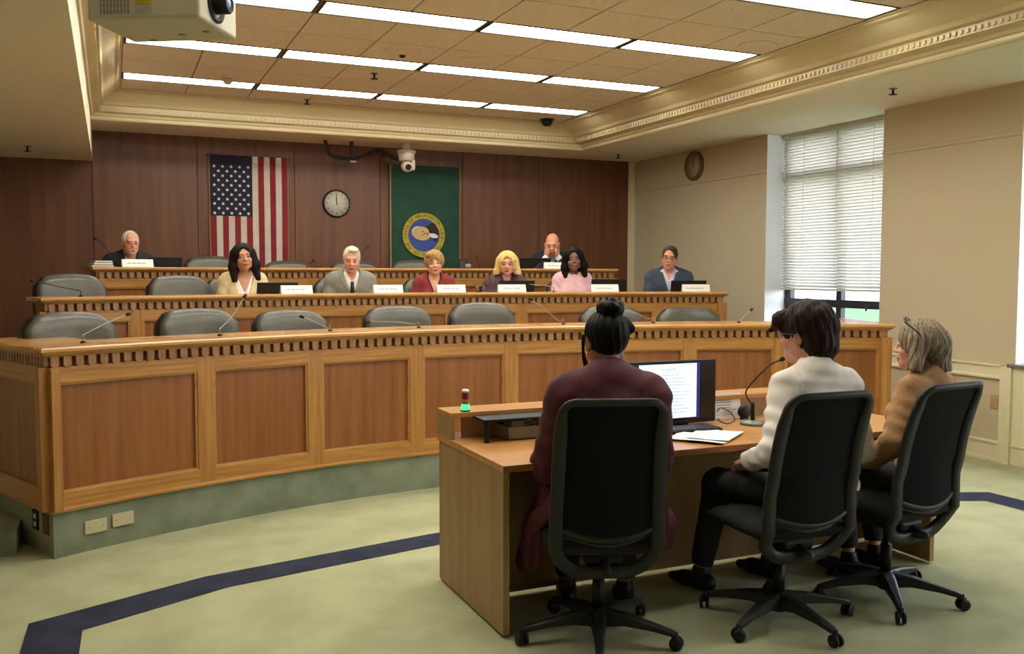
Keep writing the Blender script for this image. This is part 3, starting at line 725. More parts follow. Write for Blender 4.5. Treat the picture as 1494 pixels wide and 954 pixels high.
    for k in range(5):
        a = R_(72*k)+star-rz; c, s_ = math.cos(a), math.sin(a)
        m = MB(); sec = []; vs = []; fs = []
        for r, w, zt, h in ((.02, .034, .132, .07), (.12, .028, .122, .045), (.24, .02, .098, .028), (.315, .016, .082, .024), (.335, .012, .074, .02)):
            for (u, v_) in ((-w, zt-h), (w, zt-h), (w, zt-.006), (w*.6, zt), (-w*.6, zt), (-w, zt-.006)): vs.append((c*r-s_*u, s_*r+c*u, v_))
        for i in range(4):
            for q_ in range(6): fs.append((i*6+q_, i*6+(q_+1) % 6, (i+1)*6+(q_+1) % 6, (i+1)*6+q_))
        fs += [tuple(range(6))[::-1], tuple(range(24, 30))]
        m.add(vs, fs); lg = m.build('leg', CHARC, t)
        w_ = MB(); A = a+R_(35*k); cx_, cy_ = c*.335, s_*.335
        w_.tube([(cx_, cy_, .075), (cx_, cy_, .05)], .007, 8)
        for sd in (-1, 1):
            off = sd*.014; M3 = Matrix.Rotation(A, 3, 'Z') @ Matrix.Rotation(R_(90), 3, 'X')
            w_.lathe([(.012, -.008), (.027, -.006), (.028, 0), (.027, .006), (.012, .008)], (cx_-math.sin(A)*off, cy_+math.cos(A)*off, .0285), 18, 0, M3)
        w_.bevbox((cx_-.012, cy_-.012, .03), (cx_+.012, cy_+.012, .062), .004)
        w_.build('caster', BLACK, lg)
    return t
make_office_chair('black mesh office chair holding the woman in maroon', (1.865, 3.30, 0), R_(-20), math.atan2(-.26, .25))
make_office_chair('black mesh office chair holding the man in a white shirt', (2.70, 3.15, 0), R_(-4), math.atan2(-.36, .02))
make_office_chair('black mesh office chair holding the grey haired woman', (3.36, 3.17, 0), R_(6), math.atan2(-.30, -.21))

# ================================================================= NAME CARDS, LAPTOPS, MICROPHONES ON THE DAISES
def card(px0, px1, py, D, off, label, rzx=0.):
    q = onarc((px0+px1)/2, py, DX, D['cy'], D['R']+off); a = math.atan2(q[0]-DX, q[1]-D['cy'])
    dd = (q-np.array([0, 0, CAMZ])) @ cF; va = math.atan2(q[0], q[1]); w = (px1-px0)*dd/FPX/max(.5, math.cos(va-a*1.0+0))*.93
    t = thing('name_card', label, 'name card', (DX+(D['R']+off)*math.sin(a), D['cy']+(D['R']+off)*math.cos(a), D['zt']+.001), -a+rzx, 'white tent name cards on the daises')
    h = .075; m = MB(); w = .29
    m.add([(-w/2, -.03, 0), (w/2, -.03, 0), (w/2, 0, h), (-w/2, 0, h), (w/2, .03, 0), (-w/2, .03, 0)], [(0, 1, 2, 3), (3, 2, 4, 5)])
    m.add([(-w/2, -.028, 0), (w/2, -.028, 0), (w/2, 0, h-.004), (-w/2, 0, h-.004), (w/2, .028, 0), (-w/2, .028, 0)], [(3, 2, 1, 0), (5, 4, 2, 3)])
    m.build('card', WHITEP, t)
    m = MB(); M = Matrix.Translation((0, -.0305, 0)) @ Matrix.Rotation(math.atan2(-.03, h), 4, 'X')
    x = -.10
    for k in range(12):
        l = .010+.006*((k*5+int(px0)) % 3)/3; m.box((x, -.0006, .034), (x+l, 0, .040+.006*((k+int(px0)) % 3 == 0)), M=M); x += l+.003
        if x > .09: break
    m.build('faint_print', INK, t)
for px0, px1, py, D, off, lb in ((407, 458, 425, D2, .17, 'white name card before the woman in a cream cardigan'), (541, 591, 424, D2, .17, 'white name card right of the man in a grey suit'), (635, 681, 423, D2, .17, 'white name card before the woman in a red jacket'),
        (724, 769, 423, D2, .17, 'white name card before the blonde woman'), (860, 904, 423, D2, .17, 'white name card before the woman in pink'), (993, 1037, 421, D2, .17, 'white name card before the man in a navy jacket'),
        (176, 225, 386, D3, .17, 'white name card before the bearded man'), (800, 822, 389, D3, .17, 'white name card before the man holding his face')):
    card(px0, px1, py, D, off, lb)
def laptop(px0, px1, py_top, D, off, label, open_deg=12):
    pc = (px0+px1)/2; q = onarc(pc, py_top, DX, D['cy'], D['R']+off); a = math.atan2(q[0]-DX, q[1]-D['cy'])
    # stands on the ledge-high worktop stand; lid back faces the room
    zb = D['zt']-.16; top = q[2]; h = max(.2, (top-zb)/math.cos(R_(open_deg)))
    t = thing('laptop', label, 'laptop', (DX+(D['R']+off)*math.sin(a), D['cy']+(D['R']+off)*math.cos(a), zb+.001), -a, 'black laptops on the daises')
    w = .19 if px1-px0 > 38 else .165
    MB().bevbox((-w, .01, 0), (w, .25, .018), .004).build('base', BLACK, t)
    M = Matrix.Translation((0, .012, .012)) @ Matrix.Rotation(R_(open_deg), 4, 'X')
    MB().bevbox((-w, -.006, 0), (w, .006, h), .004, M=M).build('lid', BLACK, t)
    m = MB(); m.box((-w+.01, .0065, .012), (w-.01, .0075, h-.01), M=M); m.build('display', emis('laptop_display', (150, 160, 190), .5), t)
laptop(377, 430, 414, D2, .38, 'black laptop lid left of the woman in a cream cardigan\'s name card')
laptop(727, 778, 411, D2, .38, 'black laptop lid in front of the blonde woman')
laptop(866, 908, 409, D2, .38, 'black laptop lid right of the woman in pink')
laptop(981, 1026, 411, D2, .38, 'black laptop lid in front of the man in navy')
laptop(222, 258, 377, D3, .38, 'black laptop lid right of the bearded man')
laptop(760, 800, 378, D3, .38, 'black laptop lid left of the man holding his face')

SILV = mat('silver_gooseneck', (150, 150, 140), .3, .7)
def gooseneck(pxs, D, off, label, dark=False):
    """pxs: pixel points from the base to the capsule; bends in the plane of the arc"""
    q0 = onarc(pxs[0][0], pxs[0][1], DX, D['cy'], D['R']+off); P = []
    n = len(pxs)
    for i, (x, y) in enumerate(pxs): 
        p = onarc(x, y, DX, D['cy'], D['R']+off+.12*i/(n-1)); P.append(p)
    base = Vector((P[0][0], P[0][1], D['zt'])); t = thing('gooseneck_microphone', label, 'microphone', base, 0, 'gooseneck microphones on the daises')
    MB().lathe([(.016, 0), (.016, .006), (.008, .012)], n=14).build('base', BLACK, t)
    L = [Vector((0, 0, .006))]+[Vector(p)-base for p in P[1:]]
    L.insert(1, Vector((0, 0, .03)).lerp(L[1], .12)+Vector((0, 0, .012)))
    MB().tube(smooth_path(L, 6), .0033, 6).build('neck', BLACK if dark else SILV, t)
    e = L[-1]; v = (L[-1]-L[-2]).normalized()
    MB().tube([e-v*.005, e, e+v*.02, e+v*.03], [.005, .0105, .0115, .006], 10).build('capsule', BLACK, t)
for pts, D, off, lb, dk in (
    ([(121, 499), (117, 491), (150, 474), (185, 459)], D1, .22, 'gooseneck microphone before the leftmost leather chair', 0),
    ([(321, 489), (318, 482), (338, 462), (356, 434)], D1, .22, 'gooseneck microphone reaching up to the middle dais edge', 0),
    ([(482, 485), (477, 478), (460, 470), (443, 463)], D1, .22, 'gooseneck microphone before the third leather chair from the left', 0),
    ([(611, 480), (605, 473), (580, 470), (539, 469)], D1, .22, 'low bent gooseneck microphone before the fourth leather chair', 0),
    ([(822, 476), (815, 468), (797, 453), (777, 438)], D1, .22, 'gooseneck microphone standing left of the hair bun', 0),
    ([(953, 475), (945, 465), (925, 456), (908, 453)], D1, .22, 'gooseneck microphone just right of the hair bun', 0),
    ([(1078, 474), (1078, 470), (1086, 461), (1095, 453)], D1, .22, 'gooseneck microphone past the right end of the middle dais', 0),
    ([(118, 431), (112, 423), (85, 418), (50, 410)], D2, .22, 'dark gooseneck microphone before the left middle tier chair', 1),
    ([(808, 424), (802, 418), (790, 416), (773, 415)], D2, .2, 'gooseneck microphone between the blonde woman and woman in pink', 0),
    ([(697, 424), (694, 419), (700, 417), (707, 416)], D2, .2, 'gooseneck microphone left of the blonde woman', 0),
    ([(164, 386), (158, 368), (150, 356), (140, 349)], D3, .2, 'dark gooseneck microphone left of the bearded man', 1),
    ([(523, 388), (524, 378), (529, 370), (536, 361)], D3, .2, 'dark gooseneck microphone above the grey haired man', 1),
    ([(448, 389), (452, 385), (455, 383), (457, 380)], D3, .2, 'dark gooseneck microphone tip right of a top tier chair', 1),
    ([(700, 389), (698, 384), (697, 380), (695, 376)], D3, .2, 'dark gooseneck microphone right of the green flag', 1)):
    gooseneck(pts, D, off, lb, dk)
# stack of books at the left end of the rear dais
BK = [mat('book_cover_a', (90, 96, 60), .6), mat('book_cover_b', (120, 110, 70), .6), mat('book_cover_c', (60, 40, 34), .6)]
q = onarc(147, 386, DX, D3['cy'], D3['R']+.16); a = math.atan2(q[0]-DX, q[1]-D3['cy']); z = D3['zt']
for k, (w, d, h, lb) in enumerate(((.20, .15, .018, 'dark book at the bottom of the stack on the top tier'), (.18, .14, .022, 'green edged book in the middle of the top tier stack'), (.17, .13, .018, 'pale book on top of the stack beside the bearded man'))):
    t = thing('book', lb, 'book', (DX+(D3['R']+.16)*math.sin(a), D3['cy']+(D3['R']+.16)*math.cos(a), z+.0005), -a+.1*k, 'books stacked on the rear dais')
    m = MB(); m.box((-w/2, -d/2, 0), (w/2, d/2, .003)); m.box((-w/2, -d/2, h-.003), (w/2, d/2, h)); m.box((-w/2, d/2-.003, 0), (w/2, d/2, h)); m.build('cover', BK[(2, 0, 1)[k]], t)
    MB().box((-w/2+.004, -d/2+.003, .003), (w/2-.004, d/2-.003, h-.003)).build('pages', WHITEP, t); z += h+.001
# black bag on the top tier by the green flag
BAG = mat('black_bag_nylon', (26, 28, 30), .6, bump=.3, bscale=30)
# black swivel chair / bag shape on the top tier
q = onarc(676, 383, DX, D3['cy'], D3['R']+.55)
t = thing('shoulder_bag', 'small black bag standing on the top tier right of the green flag', 'bag', (q[0], q[1], D3['zt']-.16+.001))
m = MB(); P = []
for i in range(17):
    a = PI*2*i/16; row = []
    for j in range(9):
        f = j/8; r = (1-.5*f**3); row.append((.10*math.cos(a)*r*(1+.08*math.sin(3*a)), .07*math.sin(a)*r, .0+.235*f))
    P.append(row)
m.grid(P); m.add([P[i][8] for i in range(16)], [tuple(range(16))]); m.build('body', BAG, t)
MB().tube(smooth_path([(-.05, 0, .21), (-.045, 0, .255), (0, 0, .27), (.045, 0, .255), (.05, 0, .21)], 5), .008, 8).build('handle', BAG, t)
MB().bevbox((.0, -.075, .17), (.07, -.055, .215), .01).build('reflective_tag', mat('pale_tag', (170, 168, 160), .4), t)

# ================================================================= FLAGS
RED_C = mat('flag_red', (140, 34, 44), .85, var=(118, 26, 36)); WHT_C = mat('flag_white', (206, 194, 180), .85, var=(190, 178, 164)); NAVY = mat('flag_navy', (30, 32, 58), .85, var=(24, 26, 48))
STAR = mat('flag_star_white', (232, 226, 216), .8); GOLD = mat('gold_fringe', (150, 110, 60), .7); GRN = mat('flag_green', (20, 72, 52), .75, var=(16, 58, 42), scale=(5, 5, 5))
def cloth(x0, x1, z0, z1, fy, mats, mi, nx, nz, mb=None):
    m = MB() if mb is None else mb
    for side in (0, 1):
        for i in range(nx):
            for j in range(nz):
                xa, xb = x0+(x1-x0)*i/nx, x0+(x1-x0)*(i+1)/nx; za, zb = z0+(z1-z0)*j/nz, z0+(z1-z0)*(j+1)/nz
                vs = [(xa, fy(xa, za), za), (xb, fy(xb, za), za), (xb, fy(xb, zb), zb), (xa, fy(xa, zb), zb)]
                if side: vs = [(a, b+.003, c) for a, b, c in vs]
                m.add(vs, [(0, 1, 2, 3) if not side else (3, 2, 1, 0)], mi, True)
    return m
def merge(o, d=.0004):
    bm = bmesh.new(); bm.from_mesh(o.data); bmesh.ops.remove_doubles(bm, verts=bm.verts, dist=d); bm.to_mesh(o.data); bm.free()
fx0, fx1, fz1, fz0 = 1.062, 1.93, 2.885, 1.36
t = thing('striped_flag', 'United States flag hung vertically on the wood wall', 'flag', (fx0, YB-.035, fz0)); W_ = fx1-fx0; H_ = fz1-fz0
fy = lambda x, z: .008*math.sin(x*34+z*2.0)*(1-.55*z/H_)+.004*math.sin(x*13-z*5)
sw = W_/13; m = MB()
ux = 7*sw; uz = H_*.545           # canton 7 stripes wide, hanging from the top
for k in range(13):
    z_top = H_ if k >= 7 else uz
    cloth(k*sw, (k+1)*sw, 0, z_top, fy, None, k % 2, 4, 24, m)
# cloth column k: 0 red at the hoist-left edge
cloth(0, ux, uz, H_, fy, None, 2, 26, 22, m)
o = m.build('cloth', [RED_C, WHT_C, NAVY], t); merge(o)
m = MB()
for r in range(11):
    n = 5 if r % 2 == 0 else 4
    for c in range(n):
        x = ux*(c+.5+(0 if n == 5 else .5))/5; z = uz+(H_-.10-uz)*(r+.6)/11.2; R1 = .0215; y = fy(x, z)-.004
        ps = [(x+(R1 if k % 2 == 0 else R1*.42)*math.sin(k*PI/5+PI/2), y, z+(R1 if k % 2 == 0 else R1*.42)*math.cos(k*PI/5+PI/2)) for k in range(10)]
        m.add([(x, y, z)]+ps, [(0, 1+(k+1) % 10, 1+k) for k in range(10)])
m.build('stars', STAR, t)
m = MB()
for k in range(8, 13, 2): m.bevbox((k*sw-sw*1+.004+sw, -.016, H_-.085), (k*sw+sw-.004, .0, H_-.004), .006) if False else None
for k in (7, 9, 11): m.bevbox((k*sw+.004, -.016, H_-.085), ((k+1)*sw-.004, .004, H_-.004), .006)
m.build('header_tab', STAR, t)
MB().box((-.012, .0, 0), (.0, .006, H_)).build('gold_edge', GOLD, t); MB().box((W_, .0, 0), (W_+.01, .006, H_)).build('gold_edge', GOLD, t)
MB().tube([(-.03, .012, H_-.005), (W_+.03, .012, H_-.005)], .009, 8).build('hanging_rod', OAK_DARK, t)

gx0, gx1, gz1, gz0 = 3.185, 4.085, 2.875, 1.36
t = thing('green_state_flag', 'dark green Washington state flag hung vertically with round seal', 'flag', (gx0, YB-.035, gz0)); W_ = gx1-gx0; H_ = gz1-gz0
gy = lambda x, z: .008*math.sin(x*17+.8*math.sin(z*4))*(1-.4*z/H_)+.004*math.sin((x+z)*21)
o = cloth(0, W_, 0, H_, gy, None, 0, 44, 40).build('cloth', GRN, t); merge(o)
MB().box((-.014, -.006, 0), (.002, .004, H_)).build('gold_edge', mat('pale_fringe', (156, 142, 96), .7), t); MB().box((W_-.002, -.006, 0), (W_+.012, .004, H_)).build('gold_edge', GOLD, t)
MB().tube([(-.03, .014, H_-.005), (W_+.03, .014, H_-.005)], .009, 8).build('hanging_rod', OAK_DARK, t)
SEAL_Y = mat('seal_yellow', (186, 168, 44), .7); SEAL_B = mat('seal_blue', (44, 78, 150), .7, var=(60, 66, 140), scale=(9, 9, 9)); SEAL_D = mat('seal_dark', (58, 56, 30), .7); SKIN_F = mat('seal_portrait_tone', (206, 176, 120), .7); CLK = mat('seal_coat', (44, 30, 34), .8)
scx, scz = 3.607-gx0, 2.015-gz0; yd = -.018
def disc(m, cx, cz, rx, rz_, y, mi=0, n=40, rot=0.): 
    vs = [(cx, y, cz)]+[(cx+rx*math.cos(a)*math.cos(rot)-rz_*math.sin(a)*math.sin(rot), y, cz+rx*math.cos(a)*math.sin(rot)+rz_*math.sin(a)*math.cos(rot)) for a in [2*PI*k/n for k in range(n)]]
    m.add(vs, [(0, 1+k, 1+(k+1) % n) for k in range(n)], mi)
m = MB(); disc(m, scx, scz, .285, .285, yd+.006, 2, 64); disc(m, scx, scz, .277, .277, yd+.005, 0, 64); disc(m, scx, scz, .205, .205, yd+.004, 1, 64)
# bust turned sideways: crown to the left, shoulders to the right
disc(m, scx-.03, scz+.02, .125, .085, yd+.003, 3, 40, R_(-6)); disc(m, scx-.075, scz+.035, .085, .075, yd+.0035, 5, 30)
m.add([(scx+.06, yd+.003, scz+.065), (scx+.02, yd+.003, scz+.105), (scx+.085, yd+.003, scz+.15), (scx+.14, yd+.003, scz+.148), (scx+.19, yd+.003, scz+.07), (scx+.2, yd+.003, scz+.0), (scx+.08, yd+.003, scz+.0)], [(0, 1, 2, 3, 4, 5, 6)], 4)
disc(m, scx+.125, scz-.005, .06, .028, yd+.002, 5, 20, R_(-12)); disc(m, scx+.15, scz-.055, .035, .022, yd+.002, 4, 16)
disc(m, scx-.02, scz+.0, .012, .006, yd+.002, 2, 12); disc(m, scx-.02, scz+.045, .012, .006, yd+.002, 2, 12); disc(m, scx+.045, scz+.015, .006, .022, yd+.002, 2, 12); disc(m, scx+.01, scz+.02, .018, .006, yd+.002, 2, 12)
m.build('seal', [SEAL_Y, SEAL_B, SEAL_D, SKIN_F, CLK, STAR], t)
words = 'THE SEAL OF THE STATE OF WASHINGTON'; m = MB()
def ringtext(s_, a_start, a_end, r, size, flip=False):
    for k, ch in enumerate(s_):
        if ch == ' ': continue
        a = a_start+(a_end-a_start)*(k+.5)/len(s_)
        # a: angle measured clockwise from the crown direction (-X on the hung flag)
        ux_, uz_ = -math.cos(a), math.sin(a); rot = math.atan2(uz_, ux_)-PI/2+(PI if flip else 0)
        M = Matrix.Translation((scx+r*ux_, yd+.0025, scz+r*uz_)) @ Matrix.Rotation(-rot, 4, 'Y') @ Matrix.Rotation(R_(90), 4, 'X')
        v_, f_ = text_mesh(ch, size, M); m.add(v_, f_)
ringtext(words, R_(-150), R_(150), .241, .056)
ringtext('1889', R_(205), R_(155), .241, .056, True)
m.build('lettering', SEAL_D, t)

# ================================================================= CLOCKS
def clock(name, label, loc, rz, r, rim_m, rimw, face_m, numerals=True, hands=(0, 0), thin=.035):
    t = thing(name, label, 'clock', loc, rz); Rx = Matrix.Rotation(R_(90), 3, 'X')     # faces -Y
    MB().lathe([(r-rimw, 0.0), (r-rimw, thin), (r-rimw*.6, thin+.008), (r-.004, thin*.8), (r, thin*.4), (r, 0)], n=48, M=Rx).build('rim', rim_m, t)
    MB().lathe([(r-rimw+.001, .001), (r-rimw+.001, thin*.55)], n=48, M=Rx).build('face', face_m, t)
    m = MB(); rr = (r-rimw)
    for k in range(1, 13):
        a = 2*PI*k/12
        if numerals:
            M = Matrix.Translation((rr*.80*math.sin(a), -thin*.55-.001, rr*.80*math.cos(a))) @ Matrix.Rotation(R_(90), 4, 'X'); v_, f_ = text_mesh(str(k), rr*.26, M); m.add(v_, f_)
    for k in range(60):
        a = 2*PI*k/60; l = .05 if k % 5 else .09; M = Matrix.Rotation(-(-a), 4, 'Y'); m.box((-rr*.008, -thin*.55-.001, rr*(.99-l)), (rr*.008, -thin*.55, rr*.985), M=M)
    m.build('numerals', INKD, t)
    for nm_, a, l, w in (('hour_hand', hands[0], .5, .035), ('minute_hand', hands[1], .75, .024)):
        M = Matrix.Rotation(a, 4, 'Y'); h = MB(); h.box((-rr*w, -thin*.55-.006, -rr*.12), (rr*w, -thin*.55-.004, rr*l), M=M); h.build(nm_, BLACK, t)
    return t
CFACE = mat('clock_face_white', (206, 200, 184), .6)
clock('wall_clock', 'round black rimmed clock with white face between the flags', (2.515, YB-.001, 2.375), 0, .168, BLACK, .017, CFACE, True, (R_(-3), R_(-2)))
clock('wall_clock', 'oak rimmed round clock high on the cream wall', (XR-.001, 9.475, 2.878), R_(-90), .185, mat('oak_clock_rim', (124, 78, 40), .4), .036, mat('clock_face_cream', (176, 166, 134), .6), True, (R_(0), R_(0)), .04)

# ================================================================= CEILING DEVICES
PTZ = mat('ptz_white', (222, 204, 188), .35)
q = ony(593, 221, 10.45)
t = thing('dome_camera', 'white pan and tilt camera hanging before the green flag', 'camera', (q[0], q[1], 0)); 
zt_ = q[2]; r = .098
MB().lathe([(.055, zt_), (.055, ZS-.02), (.075, ZS-.001)], n=24).build('mount', PTZ, t)
MB().lathe([(r*1.0, zt_-.025), (r*1.16, zt_-.018), (r*1.16, zt_+.006), (r*.9, zt_+.016), (.02, zt_+.018)], n=32).build('bracket_plate', PTZ, t)
MB().lathe([(r*.7, zt_-.115), (r*.94, zt_-.105), (r, zt_-.03), (r, zt_-.022)], n=32).build('base', PTZ, t)
m = MB(); P = []
for i in range(9):
    f = i/8; P.append((.075+.012*math.sin(PI*f), 0, zt_-.10-.13*f))
m.bevbox((.045, -.055, zt_-.225), (.095, .055, zt_-.09), .022, seg=3); m.build('yoke', PTZ, t)
m = MB(); M = Matrix.Rotation(R_(90+12), 3, 'X')
m.lathe([(.012, -.065), (.045, -.055), (.064, -.02), (.066, .03), (.058, .062), (.045, .072)], (-.0, 0, zt_-.175), 28, 0, M); hd = m.build('head', PTZ, t)
MB().lathe([(.036, .073), (.036, .085), (.028, .088), (.01, .080)], (0, 0, zt_-.175), 24, 0, M).build('lens', BLACK, hd)
# cable bundle below the soffit
cpx = [(474, 214), (480, 223), (492, 229), (508, 231), (522, 230), (534, 225), (545, 220), (556, 221), (566, 226), (578, 231), (590, 233)]
cpp = [tuple(ony(x, y, 10.6)) for x, y in cpx]; cpp[0] = (cpp[0][0], cpp[0][1], ZS); CABK = mat('black_cable', (30, 26, 22), .6)
t = thing('cable_bundle', 'sagging black cable run under the soffit left of the camera', 'cable', (0, 0, 0))
for k in range(3):
    off = [(0, 0, 0), (.012, .0, .012), (-.006, .0, -.014)][k]; MB().tube(smooth_path([(x+off[0], y+off[1], z+off[2]*(i > 0)) for i, (x, y, z) in enumerate(cpp)], 5), .011, 8).build('cable', CABK, t)
for x, y, rr in ((543, 222, .04), (553, 222, .034), (561, 226, .03), (538, 226, .026)):
    q = ony(x, y, 10.58); m = MB(); m.lathe([(.008, -rr*.8), (rr, -rr*.4), (rr*.9, rr*.3), (.008, rr*.8)], tuple(q), 12); m.build('connector', CABK, t)
q = ony(513, 222, 10.58); m = MB(); m.bevbox((q[0]-.02, q[1]-.02, q[2]-.04), (q[0]+.02, q[1]+.02, ZS), .006); m.build('hanger', CABK, t)
q = ony(515, 236, 10.58); MB().bevbox((q[0]-.035, q[1]-.02, q[2]-.012), (q[0]+.035, q[1]+.02, q[2]+.014), .004).build('tag_plate', GREYB, t)
def sprinkler(px, py, z, label):
    q = onz(px, py, z); t = thing('sprinkler_head', label, 'sprinkler', (q[0], q[1], z), 0, 'sprinkler heads')
    MB().lathe([(.035, -.001), (.035, -.006), (.012, -.008)], n=18).build('escutcheon', GREYB if z > 3.2 else GREYB, t)
    MB().lathe([(.010, -.004), (.010, -.04), (.006, -.045)], n=10).build('body', BLACK, t)
    MB().lathe([(.004, -.045), (.034, -.048), (.034, -.052), (.004, -.054)], n=14).build('deflector', BLACK, t)
sprinkler(546, 107, ZC, 'sprinkler head among the ceiling tiles between the lamp rows')
sprinkler(448, 145, ZC, 'sprinkler head close to the back cove, left half')
sprinkler(1303, 129, ZS, 'sprinkler head on the soffit near the window')
sprinkler(902, 225, ZS, 'small sprinkler head on the soffit near the back corner')
sprinkler(40, 213, ZBK, 'sprinkler head on the low left bulkhead')
def cdome(px, py, z, r, label, mt, cat='detector', nm='ceiling_dome', h=.5, rim=WHITEPL):
    q = onz(px, py, z); t = thing(nm, label, cat, (q[0], q[1], z))
    MB().lathe([(r, 0), (r, -.008), (r*.85, -.014)], n=24).build('rim', rim, t)
    MB().lathe([(r*.8, -.012), (r*.78, -r*h*.6), (r*.5, -r*h), (.003, -r*h*1.12)], n=24).build('dome', mt, t)
cdome(798, 174, ZC, .085, 'small dark security dome by the back cove', BLACK, 'camera', 'security_dome', .9, CHARC)
cdome(332, 112, ZC, .06, 'cream smoke detector just before the farthest lamp row', mat('cream_plastic', (206, 184, 144), .5), 'smoke detector', 'smoke_detector', 1.1)
cdome(587, 80, ZC, .03, 'tiny dark ceiling sensor beside a round cover', BLACK, 'sensor', 'ceiling_sensor', .8, CHARC)
cdome(573, 160, ZC, .03, 'tiny dark ceiling sensor near the back cove', BLACK, 'sensor', 'ceiling_sensor', .8, CHARC)
for px, py, lb in ((588, 75, 'round tan speaker cover in the ceiling tiles, left of centre'), (1105, 66, 'round tan speaker cover in the ceiling by the right cove'), (693, 89, 'round tan speaker cover in the ceiling tiles, middle')):
    q = onz(px, py, ZC); t = thing('speaker_cover', lb, 'ceiling speaker', (q[0], q[1], ZC), 0, 'round ceiling speaker covers')
    MB().lathe([(.15, 0), (.15, -.003), (.14, -.006), (.02, -.006)], n=32).build('grille', TILE, t)

# projector
PRJ = mat('projector_white', (206, 198, 176), .45, var=(200, 192, 170)); 
zb = 2.45; c0 = onz(127, 30, zb); c1 = onz(291, 25, zb); c2 = onz(337, 65, zb); c3 = onz(175, 63, zb)
ux = Vector(c1-c0); rzp = math.atan2(ux.y, ux.x); wP = ux.length; dP = (Vector(c3)-Vector(c0)).length
t = thing('projector', 'white ceiling hung projector with black lens, top left', 'projector', tuple(c0), rzp)
m = MB(); H1 = .15; b = .03
V = [(0, 0, .03), (wP, 0, .03), (wP, dP+.03, .03), (0, dP, .03)]
m.bevbox((0, 0, .0), (wP, dP, H1), .012, seg=3); m.build('body', PRJ, t)
m = MB(); 
for k in range(9): m.box((.05+.022*0+.013*k, -.0012, .02), (.056+.013*k, 0, .12))
for k in range(4): m.box((.05, -.0014, .028+k*.02), (.165, -.0002, .031+k*.02))
m.build('rating_label', mat('grey_label_print', (150, 148, 140), .7), t)
MB().box((.185, -.0012, .05), (.245, 0, .12)).build('warning_label', mat('yellow_label', (196, 180, 30), .6), t)
MB().box((.185, -.0012, .02), (.245, 0, .045)).build('white_label', mat('pale_label', (190, 186, 180), .6), t)
MB().lathe([(.07, -.004), (.07, .006), (.05, .006), (.045, -.01)], (wP, dP*.42, .085), 28, 0, Matrix.Rotation(R_(90), 3, 'Y')).build('lens_ring', BLACK, t)
MB().lathe([(.038, 0), (.038, .05), (.034, .055), (.030, .055), (.026, .048)], (wP, dP*.42, .085), 28, 0, Matrix.Rotation(R_(90), 3, 'Y')).build('lens_barrel', BLACK, t)
MB().lathe([(.027, .046), (.012, .054), (.002, .056)], (wP, dP*.42, .085), 24, 0, Matrix.Rotation(R_(90), 3, 'Y')).build('lens_glass', mat('lens_glass', (150, 160, 220), .05, .2), t)
MB().lathe([(.03, 0.0), (.03, ZC-zb-H1+.0)], (wP*.5, dP*.5, H1-.001), 18).build('ceiling_pole', WHITEPL, t)
for x, y in ((.10, .29), (.25, .22), (.36, .19)): MB().lathe([(.006, -.0015), (.016, -.001), (.016, .003)], (x, y, 0), 12).build('foot_screw', GREYB, t)

# wall outlet under the chair rail
t = thing('wall_outlet', 'tan outlet plate on the cream wainscot under the rail', 'outlet', (XR-.001, 5.205, .49), R_(-90))
MB().bevbox((-.035, -.006, -.058), (.035, 0, .058), .002).build('cover', TANPL, t)
for z in (-.022, .022): MB().bevbox((-.015, -.009, z-.013), (.015, -.004, z+.013), .002).build('socket', TANPL, t)

# ================================================================= OUTSIDE
GRASS = mat('lawn_grass', (46, 88, 28), .9, var=(36, 72, 22), scale=(3, 3, 3)); ROAD = mat('pale_pavement', (130, 134, 144), .9)
struct(MB().box((XR+1, -10, -.6), (XR+36, 60, -.5)).build('lawn', GRASS))
struct(MB().box((XR+36, -30, -.6), (XR+55, 80, -.48)).build('pavement', ROAD))
BLDG = mat('pale_stone_building', (150, 152, 160), .8, var=(120, 122, 134), scale=(.6, .6, .6))
t = thing('stone_building', 'pale stone building far outside the window', 'building', (XR+60, 45, -.6))
MB().box((0, -60, 0), (12, 60, 14)).build('wall', BLDG, t)
# ================================================================= WORLD / CAMERA
w = bpy.data.worlds.new('World'); scn.world = w; w.use_nodes = True; nt = w.node_tree
sky = nt.nodes.new('ShaderNodeTexSky'); sky.sky_type = 'HOSEK_WILKIE'; sky.turbidity = 8; sky.sun_direction = (.5, -.5, .7)
bg = nt.nodes['Background']; mx = nt.nodes.new('ShaderNodeMixRGB'); mx.inputs[0].default_value = .75; mx.inputs[2].default_value = (.80, .88, 1.0, 1)
nt.links.new(sky.outputs[0], mx.inputs[1]); nt.links.new(mx.outputs[0], bg.inputs[0]); bg.inputs[1].default_value = 10.0
cam = bpy.data.cameras.new('camera'); co = bpy.data.objects.new('camera', cam); col.objects.link(co); scn.camera = co
cam.sensor_fit = 'HORIZONTAL'; cam.sensor_width = 36; cam.lens = 36*FPX/1494; cam.clip_end = 300; cam.clip_start = .05
M = Matrix(((cR[0], -cD[0], -cF[0], 0), (cR[1], -cD[1], -cF[1], 0), (cR[2], -cD[2], -cF[2], CAMZ), (0, 0, 0, 1))); co.matrix_world = M
vs_ = scn.view_settings; vs_.view_transform = 'Standard'; vs_.look = 'None'; vs_.gamma = 1; vs_.exposure = .36; vs_.use_curve_mapping = False
